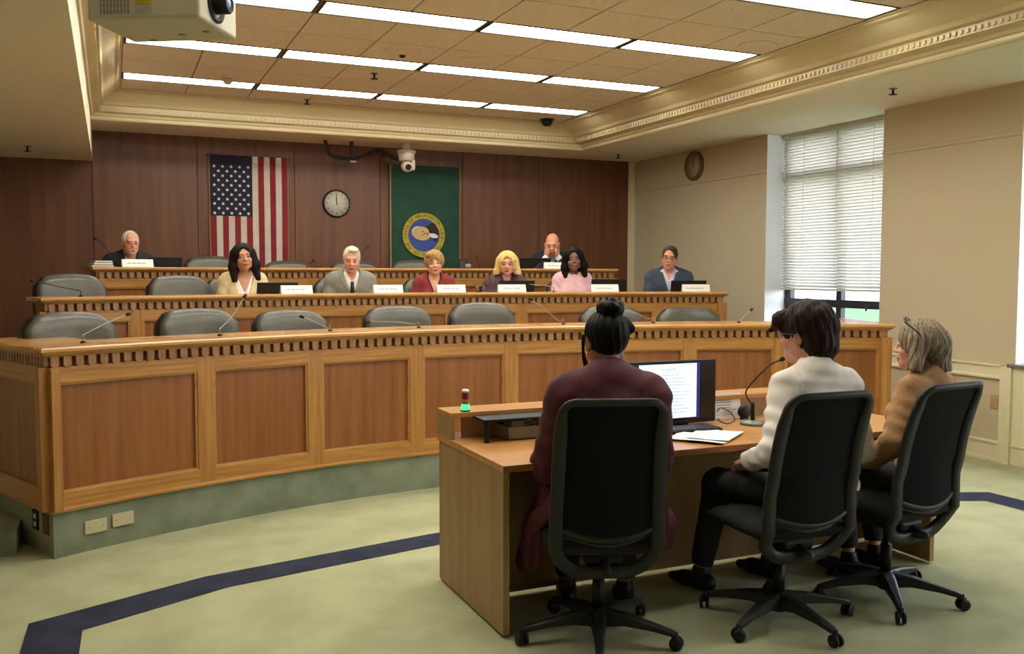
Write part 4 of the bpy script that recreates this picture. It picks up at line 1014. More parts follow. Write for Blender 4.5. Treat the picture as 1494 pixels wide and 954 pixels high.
# ================================================================= PEOPLE
def nrm(v): v = np.asarray(v, float); return v/np.linalg.norm(v)
def smin(a, b, k): h = np.clip(.5+.5*(b-a)/k, 0, 1); return b+(a-b)*h-k*h*(1-h)
def smax(a, b, k): return -smin(-a, -b, k)
def ell(p, c, r, R=None):
    q = p-np.asarray(c, float)
    if R is not None: q = q @ R
    r = np.asarray(r, float); k0 = np.sqrt(((q/r)**2).sum(1)); k1 = np.sqrt(((q/(r*r))**2).sum(1))+1e-9
    return k0*(k0-1)/k1
def cone(p, a, b, ra, rb):
    a = np.asarray(a, float); b = np.asarray(b, float); ba = b-a; l2 = ba @ ba+1e-12
    h = np.clip(((p-a) @ ba)/l2, 0, 1); return np.sqrt(((p-a-h[:, None]*ba)**2).sum(1))-(ra+(rb-ra)*h)
def rbox(p, c, h, r, R=None):
    q = p-np.asarray(c, float)
    if R is not None: q = q @ R
    d = np.abs(q)-(np.asarray(h, float)-r); return np.sqrt((np.maximum(d, 0)**2).sum(1))+np.minimum(d.max(1), 0)-r
def union(ds, k):
    d = ds[0]
    for e in ds[1:]: d = smin(d, e, k)
    return d
def rotm(yaw=0, pitch=0, roll=0):
    """columns = local axes; yaw about z (deg, + turns left), pitch + looks up, roll + tilts to its right"""
    return np.array(Matrix.Rotation(R_(yaw), 3, 'Z') @ Matrix.Rotation(R_(pitch), 3, 'X') @ Matrix.Rotation(R_(roll), 3, 'Y'))

def nets(fn, lo, hi, h, S=8):
    """sparse surface nets -> verts, quads"""
    lo = np.asarray(lo, float)-h; n = np.ceil((np.asarray(hi, float)-lo)/(h*S)).astype(int)+1
    g = np.stack(np.meshgrid(*[np.arange(k) for k in n], indexing='ij'), -1).reshape(-1, 3)
    cen = lo+(g+.5)*h*S; d = fn(cen); B = g[np.abs(d) < h*S*1.25]
    if len(B) == 0: return np.zeros((0, 3)), []
    o = np.stack(np.meshgrid(*[np.arange(S+1)]*3, indexing='ij'), -1)
    gi = (B[:, None, None, None, :]*S+o[None]); P = lo+gi.reshape(-1, 3)*h; V = fn(P).reshape(len(B), S+1, S+1, S+1)
    dims = n*S+2
    def key(ix): return (ix[..., 0]*dims[1]+ix[..., 1])*dims[2]+ix[..., 2]
    # cell vertices
    corners = [(a, b, c) for a in (0, 1) for b in (0, 1) for c in (0, 1)]
    C = {cc: V[:, cc[0]:S+cc[0], cc[1]:S+cc[1], cc[2]:S+cc[2]] for cc in corners}
    sgn = sum((C[c] < 0).astype(int) for c in corners); act = (sgn > 0) & (sgn < 8)
    acc = np.zeros(act.shape+(3,)); cnt = np.zeros(act.shape)
    for a in corners:
        for ax in range(3):
            if a[ax]: continue
            b = list(a); b[ax] = 1; b = tuple(b); va, vb = C[a], C[b]; m = ((va < 0) != (vb < 0)) & act
            t = np.where(m, va/(va-vb+1e-20), 0); pos = np.array(a, float)[None]*np.ones(t.shape+(3,)); pos[..., ax] = t
            acc += pos*m[..., None]; cnt += m
    idx = np.argwhere(act); cells = B[idx[:, 0]]*S+idx[:, 1:]; vv = lo+(cells+acc[act]/cnt[act][:, None])*h
    k = key(cells); order = np.argsort(k); ks = k[order]; vv = vv[order]
    quads = []; 
    for ax in range(3):
        sl0 = [slice(0, S)]*3; a = V[:, :S, :S, :S]; s2 = [slice(0, S)]*3; s2[ax] = slice(1, S+1); b = V[(slice(None),)+tuple(s2)]
        m = (a < 0) != (b < 0); e = np.argwhere(m); 
        if len(e) == 0: continue
        gp = B[e[:, 0]]*S+e[:, 1:]; flip = (a[m] < 0)
        u, v = [(1, 2), (2, 0), (0, 1)][ax]; du = np.zeros(3, int); du[u] = 1; dv = np.zeros(3, int); dv[v] = 1
        q = [gp-du-dv, gp-dv, gp, gp-du]; ids = []; ok = np.ones(len(gp), bool)
        for c in q:
            kk = key(c); j = np.searchsorted(ks, kk); j = np.clip(j, 0, len(ks)-1); ok &= ks[j] == kk; ids.append(j)
        Q = np.stack(ids, 1)[ok]; fl = flip[ok]; Q[~fl] = Q[~fl][:, ::-1]; quads.append(Q)
    return vv, np.concatenate(quads)
def smoothv(v, q, it=1, lam=.5):
    for _ in range(it):
        acc = np.zeros_like(v); c = np.zeros(len(v))
        for a, b in ((0, 1), (1, 2), (2, 3), (3, 0)):
            np.add.at(acc, q[:, a], v[q[:, b]]); np.add.at(acc, q[:, b], v[q[:, a]]); np.add.at(c, q[:, a], 1); np.add.at(c, q[:, b], 1)
        v = v+lam*(acc/np.maximum(c, 1)[:, None]-v)
    return v
def sdfobj(name, fn, lo, hi, h, mats, parent, fm=None, sm=1):
    v, q = nets(fn, lo, hi, h)
    if len(v) == 0: return None
    if sm: v = smoothv(v, q, sm)
    me = bpy.data.meshes.new(name); nv, nf = len(v), len(q)
    me.vertices.add(nv); me.vertices.foreach_set('co', v.astype(np.float32).ravel()); me.loops.add(nf*4); me.loops.foreach_set('vertex_index', q.astype(np.int32).ravel())
    me.polygons.add(nf); me.polygons.foreach_set('loop_start', np.arange(nf, dtype=np.int32)*4)
    try: me.polygons.foreach_set('loop_total', np.full(nf, 4, dtype=np.int32))
    except Exception: pass
    if not isinstance(mats, (list, tuple)): mats = [mats]
    for m_ in mats: me.materials.append(m_)
    if fm is not None: me.polygons.foreach_set('material_index', fm(v[q].mean(1)).astype(np.int32))
    me.polygons.foreach_set('use_smooth', np.ones(nf, bool)); me.update(calc_edges=True); me.validate()
    o = bpy.data.objects.new(name, me); col.objects.link(o); o.parent = parent; return o

def noise3(p, f, seed=0):
    r = np.random.default_rng(seed); d = 0
    for k in range(5):
        w = r.normal(size=3); w /= np.linalg.norm(w); d = d+np.sin(p @ (w*f*(1+.5*k))+r.uniform(0, 6))
    return d/5
# --- head, local frame: origin mid head, +y face, z up, about .235 tall
def head_sdf(p, o):
    f = o.get('fem', 0); jw = .056-.006*f
    d = ell(p, (0, -.016, .030), (.074, .094, .086))
    d = smin(d, ell(p, (0, .022, -.038), (jw+.004, .066, .078)), .03)
    d = smin(d, ell(p, (0, .058, -.092), (.026-.004*f, .026, .022)), .03)              # chin
    for s in (-1, 1):
        d = smin(d, ell(p, (s*.048, -.005, -.062), (.018, .034, .030)), .028)             # jaw corner
        d = smin(d, ell(p, (s*.036, .054, -.030), (.024, .026, .022)), .022)              # cheek
    d = smin(d, cone(p, (-.036, .076, .026), (.036, .076, .026), .012, .012), .016)       # brow
    for s in (-1, 1): d = smax(d, -ell(p, (s*.031, .103, .006), (.020, .020, .013)), .012)   # sockets
    n = cone(p, (0, .084, .010), (0, .104, -.026), .0075, .0115)
    for s in (-1, 1): n = smin(n, ell(p, (s*.0115, .094, -.031), (.0085, .012, .0075)), .008)
    d = smin(d, n, .011)
    d = smin(d, ell(p, (0, .086, -.063), (.024, .011, .0062)), .006); d = smin(d, ell(p, (0, .084, -.074), (.021, .011, .007)), .006)
    d = smax(d, -ell(p, (0, .100, -.0685), (.024, .012, .0022)), .004)
    for s in (-1, 1):
        d = smin(d, ell(p, (s*.031, .0775, .004), (.0128, .0128, .0100)), .005)            # eyelid balls
        Re = np.array(Matrix.Rotation(s*R_(-22), 3, 'Z'))
        e = ell(p, (s*.078, -.014, -.006), (.0075, .020, .031), Re); e = smax(e, -ell(p, (s*.087, -.010, -.002), (.006, .011, .018), Re), .006); d = smin(d, e, .008)
    return d
def hair_sdf(p, o):
    st = o['hair']; sd = o.get('seed', 1)
    ang = np.arctan2(p[:, 0], p[:, 1]); strand = np.sin(ang*58+6*np.sin(p[:, 2]*30+sd))*.0012+np.sin(ang*23+4*np.sin(p[:, 2]*18+sd))*.0016
    cap = ell(p, (0, -.018, .032), (.083, .103, .094))
    face = ell(p, (0, .105, -.025), (.060, .075, .083))
    if st == 'short':
        d = ell(p, (0, -.018, .033), (.080, .100, .091)); d = smin(d, ell(p, (-.02, .035, .100), (.045, .050, .020)), .02); d = smax(d, -(p[:, 2]-.5*(-p[:, 1])+.005), .01)
        d = smax(d, -ell(p, (.012, .120, .012), (.066, .088, .094)), .008); d = smax(d, -(p[:, 2]+.042), .006)
    elif st == 'flat':
        d = smax(cap+.006, -(p[:, 2]-.45*(-p[:, 1])+.0), .01); d = smax(d, -ell(p, (0, .105, .0), (.066, .062, .078)), .01)
        d = smax(d, -(p[:, 2]+.04), .006)
    elif st == 'bald':
        d = cap+.006; d = smax(d, (p[:, 2]-.045), .01); d = smax(d, (p[:, 1]-.018), .012); d = smax(d, -(p[:, 2]+.05), .008)
    elif st == 'receding':
        d = cap+.004; d = smax(d, -ell(p, (0, .085, .06), (.062, .095, .075)), .012); d = smax(d, (p[:, 1]-.052), .02); d = smax(d, -(p[:, 2]+.04), .008)
    elif st == 'pixie':
        d = ell(p, (0, -.016, .036), (.102, .116, .104)); d = smin(d, ell(p, (.03, .055, .085), (.06, .05, .03)), .02)
        d = smax(d, -ell(p, (0, .115, -.035), (.062, .075, .085)), .012); d = smax(d, -(p[:, 2]+.055+.25*np.minimum(0, -p[:, 1])), .02)
    elif st == 'bob':
        L = o.get('hl', .13); d = ell(p, (0, -.016, .032), (.102, .114, .104))
        for s in (-1, 1): d = smin(d, cone(p, (s*.076, -.010, .03), (s*(.092+o.get('flare', 0)), -.004, -L), .038, .036), .03)
        d = smin(d, cone(p, (0, -.065-o.get('back', 0), .02), (0, -.075-o.get('back', 0)*1.3, -L), .058, .050), .03)
        d = smax(d, -ell(p, (0, .105, -.02+o.get('fz', 0)), (.056+o.get('fw', 0), .090, .098)), .014); d = smax(d, -(p[:, 2]+L+.012), .012)
        d = smax(d, -ell(p, (0, .03, -.15), (.05, .09, .07)), .01)
    elif st == 'long':
        L = o.get('hl', .20); d = ell(p, (0, -.016, .030), (.096, .112, .102)); v = o.get('vol', 0)
        for s in (-1, 1): d = smin(d, union([cone(p, (s*.072, -.012, .04), (s*(.092+v), -.020, -.07), .036, .044), cone(p, (s*(.092+v), -.020, -.07), (s*(.100+v), -.010, -L), .044, .026)], .02), .03)
        d = smin(d, cone(p, (0, -.07, .02), (0, -.085, -L), .055, .05), .03)
        d = smax(d, -ell(p, (o.get('part', 0), .105, -.020), (.054, .090, .104)), .012); d = smax(d, -ell(p, (0, .03, -.16), (.052, .09, .08)), .01)
    elif st == 'shaggy':       # thick dark layered hair with long fringe, reaches the collar
        d = ell(p, (0, -.022, .046), (.102, .120, .110)); d = smin(d, ell(p, (0, -.078, -.030), (.082, .062, .078)), .03)
        d = smin(d, cone(p, (-.045, .090, .070), (.05, .105, .045), .032, .024), .03); d = smin(d, cone(p, (-.05, .085, .06), (-.062, .122, .020), .028, .010), .02); d = smin(d, cone(p, (.0, .10, .06), (-.01, .132, .022), .026, .010), .02)
        d = smax(d, -ell(p, (0, .118, -.055), (.066, .085, .085)), .012)
        for s in (-1, 1): d = smax(d, -ell(p, (s*.098, .014, -.030), (.038, .060, .052)), .012)
        d = d+.0045*noise3(p*np.array([1, 1, .4]), 95, sd)+.004*noise3(p, 40, sd+3)
    elif st == 'bun':
        d = ell(p, (0, -.020, .028), (.083, .104, .094)); d = smax(d, -ell(p, (0, .110, -.030), (.064, .080, .085)), .012); d = smax(d, -(p[:, 2]+.075+.45*np.minimum(0, p[:, 1]+.02)*-1*0), .015)
        d = smax(d, -ell(p, (-.086, -.004, -.018), (.020, .026, .036)), .008); d = smax(d, -ell(p, (.086, -.004, -.018), (.020, .026, .036)), .008)
        c = np.array((.008, -.055, .128)); q = p-c; ax = nrm((0, -.35, 1)); z = q @ ax; rr = np.sqrt(np.maximum(1e-9, (q**2).sum(1)-z*z)); th = np.arctan2(q[:, 0], q[:, 1])
        tor = np.sqrt((rr-.027)**2+(z-.006*np.sin(th*2))**2)-(.0255+.003*np.sin(th*5+rr*120)); d = smin(d, tor, .008)
        d = smin(d, cone(p, c-np.array((0, 0, .03)), c, .03, .02), .012)
        d = smin(d, cone(p, (.078, -.07, .04), (.060, -.05, .07), .018, .02), .01)
    return d+strand*(1.6 if st in ('bob', 'long') else 1)

def ik(S, T, l1, l2, hint):
    S = np.asarray(S, float); T = np.asarray(T, float); v = T-S; d = np.linalg.norm(v)
    if d > (l1+l2)*.985: T = S+v/d*(l1+l2)*.985; v = T-S; d = np.linalg.norm(v)
    a = (l1*l1-l2*l2+d*d)/(2*d); hgt = math.sqrt(max(0, l1*l1-a*a)); n = v/d; hnt = np.asarray(hint, float); hnt = hnt-n*(hnt @ n); hnt = nrm(hnt)
    return S+n*a+hnt*hgt, T

SK = {}
def skinmats(rgb, lip):
    k = (rgb, lip)
    if k not in SK:
        n = 'skin_%d' % len(SK)
        SK[k] = [mat(n, rgb, .5, var=tuple(int(v*.93) for v in rgb), scale=(25, 25, 25), amt=.5), mat(n+'_lip', lip, .45), mat(n+'_brow', tuple(int(v*.45) for v in rgb), .8)]
    return SK[k]
EYEW = mat('eye_white', (122, 110, 100), .5); IRIS = mat('eye_iris', (46, 34, 26), .2)

def person(name, label, root, rz, o):
    """root: floor point under the hips. local +y = forward."""
    T = thing('person', label, 'person', tuple(root), rz, o.get('group'))
    s = o.get('s', 1.0); fem = o.get('fem', 0); lean = R_(o.get('lean', 8)); h = o.get('h', .007)
    bw = o.get('bw', 1.0)*(.90 if fem else 1.0)
    hip = np.array([0, 0, o.get('seat', .46)+.085]); 
    ca, sa = math.cos(lean), math.sin(lean)
    RT = np.array([[1, 0, 0], [0, ca, sa], [0, -sa, ca]])           # torso frame columns: x, forward, up  (row-vector * RT^T)
    side = R_(o.get('side', 0)); RS = np.array([[math.cos(side), 0, math.sin(side)], [0, 1, 0], [-math.sin(side), 0, math.cos(side)]]); RT = RS @ RT
    def W(v): return hip+(RT @ np.asarray(v, float))*s
    def toT(p): return ((p-hip) @ RT)/s
    shw = .152*bw; nb = (0, -.012, .515)                            # neck base in torso frame
    hd = o.get('head', (0, 0, 0)); fwd = o.get('hfwd', .03)
    HC = W((o.get('hx', 0), fwd, .655)); RH = rotm(*hd); hs = s*o.get('hs', 1.0)
    def toH(p): return ((p-HC) @ RH)/hs
    def torso(p, g):
        q = toT(p)
        ch = .012*fem
        ds = [ell(q, (0, 0, .02), (.165*bw+g, .115+g, .12+g)), ell(q, (0, .005, .17), (.142*bw+g+o.get('belly', 0)*.5, .105+g+o.get('belly', 0), .16+g)), ell(q, (0, .0, .345), (.158*bw+g, .108+g, .16+g)),
              cone(q, (-shw, -.012, .445), (shw, -.012, .445), .050+g, .050+g), cone(q, (-shw*.72, -.018, .46), (0, -.022, .505), .042+g, .048+g), cone(q, (shw*.72, -.018, .46), (0, -.022, .505), .042+g, .048+g)]
        if fem:
            for sd in (-1, 1): ds.append(ell(q, (sd*.070, .085, .315), (.062+g, .052+g, .058+g)))
        return union(ds, .05)*s
    # arms
    arms = []
    for sd, key_ in ((-1, 'la'), (1, 'ra')):
        a = o.get(key_)
        S = W((sd*(shw+.012), -.012, .435)); 
        if a is None: a = ((sd*.15, .36, .17), (sd*.3, -.4, -1))
        tgt = hip+np.array(a[0], float)*s if len(a) < 3 or not a[2] else HC+RH @ np.array(a[0], float)*hs
        E_, Wr = ik(S, tgt, .285*s, .25*s, a[1]); hdir = nrm(Wr-E_) if len(a) < 4 else nrm(a[3]); arms.append((sd, S, E_, Wr, hdir, a))
    def arm(p, g, cuff=1.0, rr=(.042, .036, .026)):
        ds = []
        for sd, S, E_, Wr, hdir, a in arms:
            we = E_+(Wr-E_)*cuff; rw = rr[1]+(rr[2]-rr[1])*cuff
            ds.append(smin(cone(p, S, E_, (rr[0]+g)*s, (rr[1]+g)*s), cone(p, E_, we, (rr[1]+g)*s, (rw+g)*s), .02))
        return ds
    def hands(p):
        ds = []
        for sd, S, E_, Wr, hdir, a in arms:
            up = np.array(a[4], float) if len(a) > 4 else np.array((0, 0, 1.)); lat = nrm(np.cross(hdir, up)); upn = np.cross(lat, hdir); curl = a[5] if len(a) > 5 else .35
            R = np.stack([lat, hdir, upn], 1); ds.append(rbox(p, Wr+hdir*.048*s, (.040*s, .048*s, .015*s), .013*s, R))
            for k in range(4):
                b = Wr+hdir*.088*s+lat*(-.029+.0195*k)*s; L = (.068, .078, .072, .056)[k]*s if sd > 0 else (.056, .072, .078, .068)[k]*s
                d1 = nrm(hdir-upn*curl); d2 = nrm(hdir-upn*curl*3); m_ = b+d1*L*.5; ds.append(cone(p, b, m_, .0090*s, .0082*s)); ds.append(cone(p, m_, m_+d2*L*.5, .0082*s, .0068*s))
            tl = lat*(-sd if not (len(a) > 6 and a[6]) else sd); b = Wr+hdir*.025*s+tl*.036*s; m_ = b+nrm(tl*.8+hdir*.9-upn*.3)*.04*s; ds.append(cone(p, b, m_, .012*s, .010*s)); ds.append(cone(p, m_, m_+nrm(hdir+tl*.15-upn*.4)*.032*s, .010*s, .008*s))
        return ds
    legs = []
    if o.get('legs'):
        for sd, kn, an in o['legs']: legs.append((sd, hip+np.array((sd*.085, .02, -.01)), np.array(kn, float), np.array(an, float)))
    else:
        z0 = .10
        for sd in (-1, 1): legs.append((sd, hip+np.array((sd*.085, .02, -.01)), np.array((sd*.13, .44, .52)), np.array((sd*.14, .40, .10))))
    def leg(p, g):
        ds = []
        for sd, H0, K, A in legs: ds += [smin(cone(p, H0, K, (.078+g)*s, (.056+g)*s), cone(p, K, A, (.055+g)*s, (.036+g)*s), .03)]
        return ds
    def body(p):
        q = toH(p); d = head_sdf(q, o)*hs
        d = smin(d, cone(p, HC+RH @ np.array((0, -.022, -.055))*hs, W((0, -.02, .50)), (.050-.009*fem)*s, (.055-.008*fem)*s), .018)
        d = smin(d, torso(p, -.006), .03); d = smin(d, union(arm(p, -.004), .02), .02); d = smin(d, union(hands(p), .008), .012)
        return smin(d, union(leg(p, -.006), .02), .03)
    allp = [hip]+[x for a in arms for x in (a[1], a[2], a[3])]+[x for l in legs for x in l[1:]]+[HC]
    lo = np.min(allp, 0)-.17; hi = np.max(allp, 0)+.19; lo[2] = max(lo[2], .012)
    lip = o.get('lip', (150, 84, 74)); sm_ = skinmats(o['skin'], lip)
    def fm(c):
        q = (c-HC) @ RH/hs; r = np.zeros(len(c), int)
        l = (np.abs(q[:, 0]) < .0235) & (q[:, 1] > .070) & (q[:, 2] > -.0795+2.2*q[:, 0]**2*5) & (q[:, 2] < -.0585-3*q[:, 0]**2); r[l] = 1
        b = (np.abs(np.abs(q[:, 0])-.032) < .018) & (q[:, 1] > .06) & (np.abs(q[:, 2]-(.024-.004*(np.abs(q[:, 0])/.03-1)**2*2)) < .0042); r[b] = 2
        return r
    sdfobj('body', body, lo, hi, h, sm_, T, fm, 1)
    if o.get('eyes', 1):
        for sd in (-1, 1):
            c = HC+RH @ (np.array((sd*.031, .0778, .003))*hs); M = Matrix.Translation(c) @ Matrix(RH.tolist()).to_4x4()
            m = MB(); m.lathe([(.0005, -.0128), (.006, -.0115), (.0105, -.007), (.0132, 0), (.0118, .0062)], n=16, M=None)
            e = MB(); ring = []
            for (r, y, mi) in (): pass
            pr = [(.0128*math.sin(t), .0128*math.cos(t)) for t in (0.02, .25, .42, .62, .9, 1.2)]
            vs = []; n = 14
            for r, y in pr:
                for k in range(n): a = 2*PI*k/n; vs.append(M @ (Vector((r*math.cos(a), y*1.0+.0012, min(.0055, max(-.0052, r*math.sin(a))))) * hs))
            fs = []; mi = []
            for i in range(len(pr)-1):
                for k in range(n): fs.append((i*n+k, (i+1)*n+k, (i+1)*n+(k+1) % n, i*n+(k+1) % n)); mi.append(1 if i < 2 else 0)
            e.add(vs, fs, 0, True); e.m = mi; e.build('eye', [EYEW, IRIS], T)
    # hair
    if o.get('hair'):
        HMt = o['hmat']; hh = o.get('hh', h*.8)
        sdfobj('hair', lambda p: hair_sdf(toH(p), o)*hs, HC-.20*hs-np.array([0, 0, .08]), HC+.20*hs, hh, HMt, T, None, 1)
    if o.get('beard'):
        def bd(p): q = toH(p); d = head_sdf(q, o)-.004; d = smax(d, q[:, 2]+.052, .008); d = smax(d, -(q[:, 1]-.0), .01); d = smax(d, -(q[:, 2]+.125), .01); return smax(d, -ell(q, (0, .11, -.07), (.020, .03, .010)), .004)*hs
        sdfobj('beard', bd, HC-.15*hs, HC+.15*hs, h*.8, o['beard'], T)
    # garments -------------------------------------------------------------
    G = o.get('wear', []); 
    for g in G:
        nm, mt, infl, kind = g[:4]; opt = g[4] if len(g) > 4 else {}
        def fn(p, infl=infl, kind=kind, opt=opt):
            q = toT(p); d = union([torso(p, infl)]+arm(p, infl+opt.get('sl', .004), opt.get('cuff', 1.0), opt.get('rr', (.040, .034, .028))), .025)
            if opt.get('skirt'): d = smin(d, ell(q, (0, .01, -.03), (.19*bw, .15, .12))*s, .04)
            if opt.get('puff'): 
                for sd, S, *_ in arms: d = smin(d, (ell(p, S-np.array((0, 0, .01)), (.058*s, .058*s, .056*s))), .02)
            # folds
            f_ = opt.get('fold', .003); fd = f_*noise3(q*np.array([1, 1, 1.6]), 32, 5+int(infl*1000))+f_*.6*np.sin(q[:, 2]*70+8*q[:, 0]+3*np.sin(q[:, 0]*22))*(np.abs(q[:, 0]) > .13); d = d+fd
            if opt.get('collar'):      # stand collar
                c = opt['collar']; cr = cone(q, (0, -.018, .475), (0, -.004+.006, .475+c), .066-.006*fem, .061-.006*fem)*s; d = smin(d, cr, .012)
            d = np.maximum(d, (q[:, 2]-opt.get('top', .60))*s)
            # neck hole
            nk = opt.get('neck', .050); nh = cone(q, (0, -.014+nk*.2, .47), (0, .01, .70), nk, nk+.004)*s
            d = np.maximum(d, -nh)
            if kind == 'vneck' or kind == 'open':   # wedge removed at the front
                dep = opt.get('deep', .17); wd = opt.get('wide', .33); zb_ = .50-dep
                wedge = np.maximum(np.maximum(np.abs(q[:, 0])-(q[:, 2]-zb_)*wd, -q[:, 1]+.02), zb_-q[:, 2]); d = np.maximum(d, -wedge*s)
            d = np.maximum(d, (opt.get('bot', -.12)-q[:, 2])*s) if not opt.get('skirt') else d
            return d
        sdfobj(nm, fn, lo, hi, h*1.3, mt, T, None, 1)
    if o.get('lapel'):
        LM, w0 = o['lapel']
        for sd in (-1, 1):
            def lf(p, sd=sd):
                q = toT(p); x = q[:, 0]*sd; z = q[:, 2]; e = (z-.30)/(.50-.30); edge = (z-.30)*.33; out = edge+.012+w0*np.clip(e, 0, 1)*(1-.25*np.clip((e-.75)*4, 0, 1))
                sh = np.abs(torso(p, .024)/s)-.0035; d = np.maximum(np.maximum(edge-.002-x, x-out), sh); d = np.maximum(d, np.maximum(z-.515, .295-z)); return np.maximum(d, -q[:, 1])*s
            sdfobj('lapel', lf, lo, hi, h*.7, LM, T, None, 0)
    if o.get('tie'):
        def tf(p):
            q = toT(p); z = q[:, 2]; w = np.where(z > .435, .016, .015+(.435-z)*.10); sh = np.abs(torso(p, .020)/s-.003)-.008; return np.maximum(np.maximum(np.maximum(np.abs(q[:, 0])-w, sh), np.maximum(z-.462, .08-z)), -q[:, 1])*s
        sdfobj('necktie', tf, lo, hi, h*.7, o['tie'], T, None, 0)
    if o.get('glasses'):
        gm, rim = o['glasses']; m = MB(); M = Matrix.Translation(HC) @ Matrix(RH.tolist()).to_4x4() @ Matrix.Scale(hs, 4)
        for sd in (-1, 1):
            pts = [M @ Vector((sd*.033+.023*(abs(math.cos(a))**.7)*(1 if math.cos(a) > 0 else -1), .108-.010*abs(.033+sd*.023*math.cos(a)*sd)*0-.006*abs(math.cos(a)), .002+.017*(abs(math.sin(a))**.7)*(1 if math.sin(a) > 0 else -1))) for a in [2*PI*k/20 for k in range(21)]]
            m.tube(pts, rim, 6, caps=False); m.tube([M @ Vector((sd*.056, .104, .010)), M @ Vector((sd*.074, .080, .010)), M @ Vector((sd*.080, .0, .008)), M @ Vector((sd*.079, -.02, -.004))], rim, 6)
        m.tube([M @ Vector((-.010, .108, .006)), M @ Vector((0, .112, .008)), M @ Vector((.010, .108, .006))], rim, 6); m.build('glasses', gm, T)
    if o.get('trousers'):
        def tr(p): 
            q = toT(p); return smin(union(leg(p, .012), .03), ell(q, (0, -.005, -.01), (.175*bw, .13, .11))*s, .04)+.003*noise3(p, 34, 9)
        def cut(p):
            d = tr(p)
            for sd, H0, K, A in legs: d = np.maximum(d, -(cone(p, A-nrm(K-A)*.0, A-nrm(K-A)*.2, .06, .06)))
            return d
        sdfobj('trousers', cut, lo, hi, h*1.2, o['trousers'], T, None, 1)
        for sd, H0, K, A in legs:
            f_ = np.array(o.get('toe', (0, 1, 0)), float); f_ = nrm(f_); zf = .034
            def sh(p, A=A): a = np.array((A[0], A[1], 0)); d = union([cone(p, a-f_*.045+np.array((0, 0, .045)), a+f_*.10+np.array((0, 0, .038)), .040, .036), cone(p, a+f_*.10+np.array((0, 0, .034)), a+f_*.175+np.array((0, 0, .028)), .036, .022), cone(p, a+np.array((0, 0, .05)), a+np.array((0, 0, .10)), .044, .042)], .02); return np.maximum(d, .004-p[:, 2])
            a = np.array((A[0], A[1], 0)); sdfobj('shoe', sh, a-.27+np.array((0, 0, .1)), a+.27, h*1.2, o.get('shoe', BLACK), T, None, 1)
    return T, W, toT, HC, RH, hs

def hairmat(name, c1, c2, sc=(120, 120, 14), rough=.45): return mat(name, c1, rough, var=c2, scale=sc, amt=.9, bump=.12, bscale=1, bstretch=(260, 260, 22), spec=.12)
H_DK = hairmat('dark_brown_hair', (34, 25, 21), (24, 18, 16), rough=.55); H_DB = hairmat('brown_black_hair', (48, 33, 27), (26, 18, 15), sc=(60, 60, 14), rough=.5); H_BK = hairmat('black_hair', (15, 13, 14), (11, 10, 11), rough=.5); H_WH = hairmat('white_hair', (226, 216, 196), (196, 182, 158)); H_SB = hairmat('sandy_hair', (186, 150, 100), (140, 108, 68))
H_BL = hairmat('blonde_hair', (232, 206, 140), (196, 164, 96)); H_GR = hairmat('ash_grey_hair', (170, 152, 132), (112, 98, 82)); H_BR = hairmat('short_brown_hair', (92, 74, 56), (66, 52, 40)); H_GB = hairmat('grey_beard', (226, 188, 168), (206, 160, 140))
CARD = mat('cream_knit', (222, 200, 156), .9, var=(206, 184, 140), scale=(60, 60, 60), bump=.4, bscale=220); WSH = mat('white_shirt', (232, 226, 222), .75, var=(224, 218, 214), bump=.08, bscale=60); GSUIT = mat('grey_suit', (138, 136, 124), .85, var=(122, 120, 110), scale=(80, 80, 80)); TIE = mat('navy_tie', (24, 26, 36), .5)
REDJ = mat('red_jacket', (138, 42, 44), .8, var=(120, 34, 38)); REDT = mat('dark_red_top', (104, 26, 30), .8); PLUM = mat('plum_jacket', (96, 68, 78), .75, var=(74, 50, 60), scale=(20, 20, 20), amt=.9); PLUMT = mat('dark_plum_blouse', (58, 40, 48), .7)
PINK = mat('pink_jacket', (226, 184, 190), .85, var=(214, 170, 178), scale=(50, 50, 50), bump=.2, bscale=200); NAVJ = mat('navy_blazer', (60, 72, 90), .85, var=(50, 60, 78), scale=(70, 70, 70)); BSH = mat('pale_blue_shirt', (206, 206, 228), .75); BLKJ = mat('black_jacket', (30, 32, 34), .85, var=(24, 26, 28)); DNAV = mat('dark_navy_jacket', (28, 30, 44), .85)
MAR = mat('maroon_blazer', (84, 26, 38), .8, var=(70, 20, 32), scale=(9, 9, 9), bump=.12, bscale=22); WSH2 = mat('white_dress_shirt', (234, 226, 216), .75, var=(224, 214, 204), scale=(8, 8, 8), bump=.1, bscale=30); TANC = mat('tan_cardigan', (176, 134, 92), .9, var=(156, 116, 78), scale=(14, 14, 14), bump=.35, bscale=160)
BKT = mat('black_trousers', (20, 20, 22), .85, var=(15, 15, 17)); BRONZE = mat('dark_glasses_rim', (28, 24, 24), .3); GOLDM = mat('light_glasses_rim', (150, 110, 100), .3, .4); PEARL = mat('pearl', (226, 222, 214), .2)
FAIR = (222, 170, 136); PINKF = (226, 160, 134); OLIVE = (204, 148, 116); BROWN = (134, 92, 72)

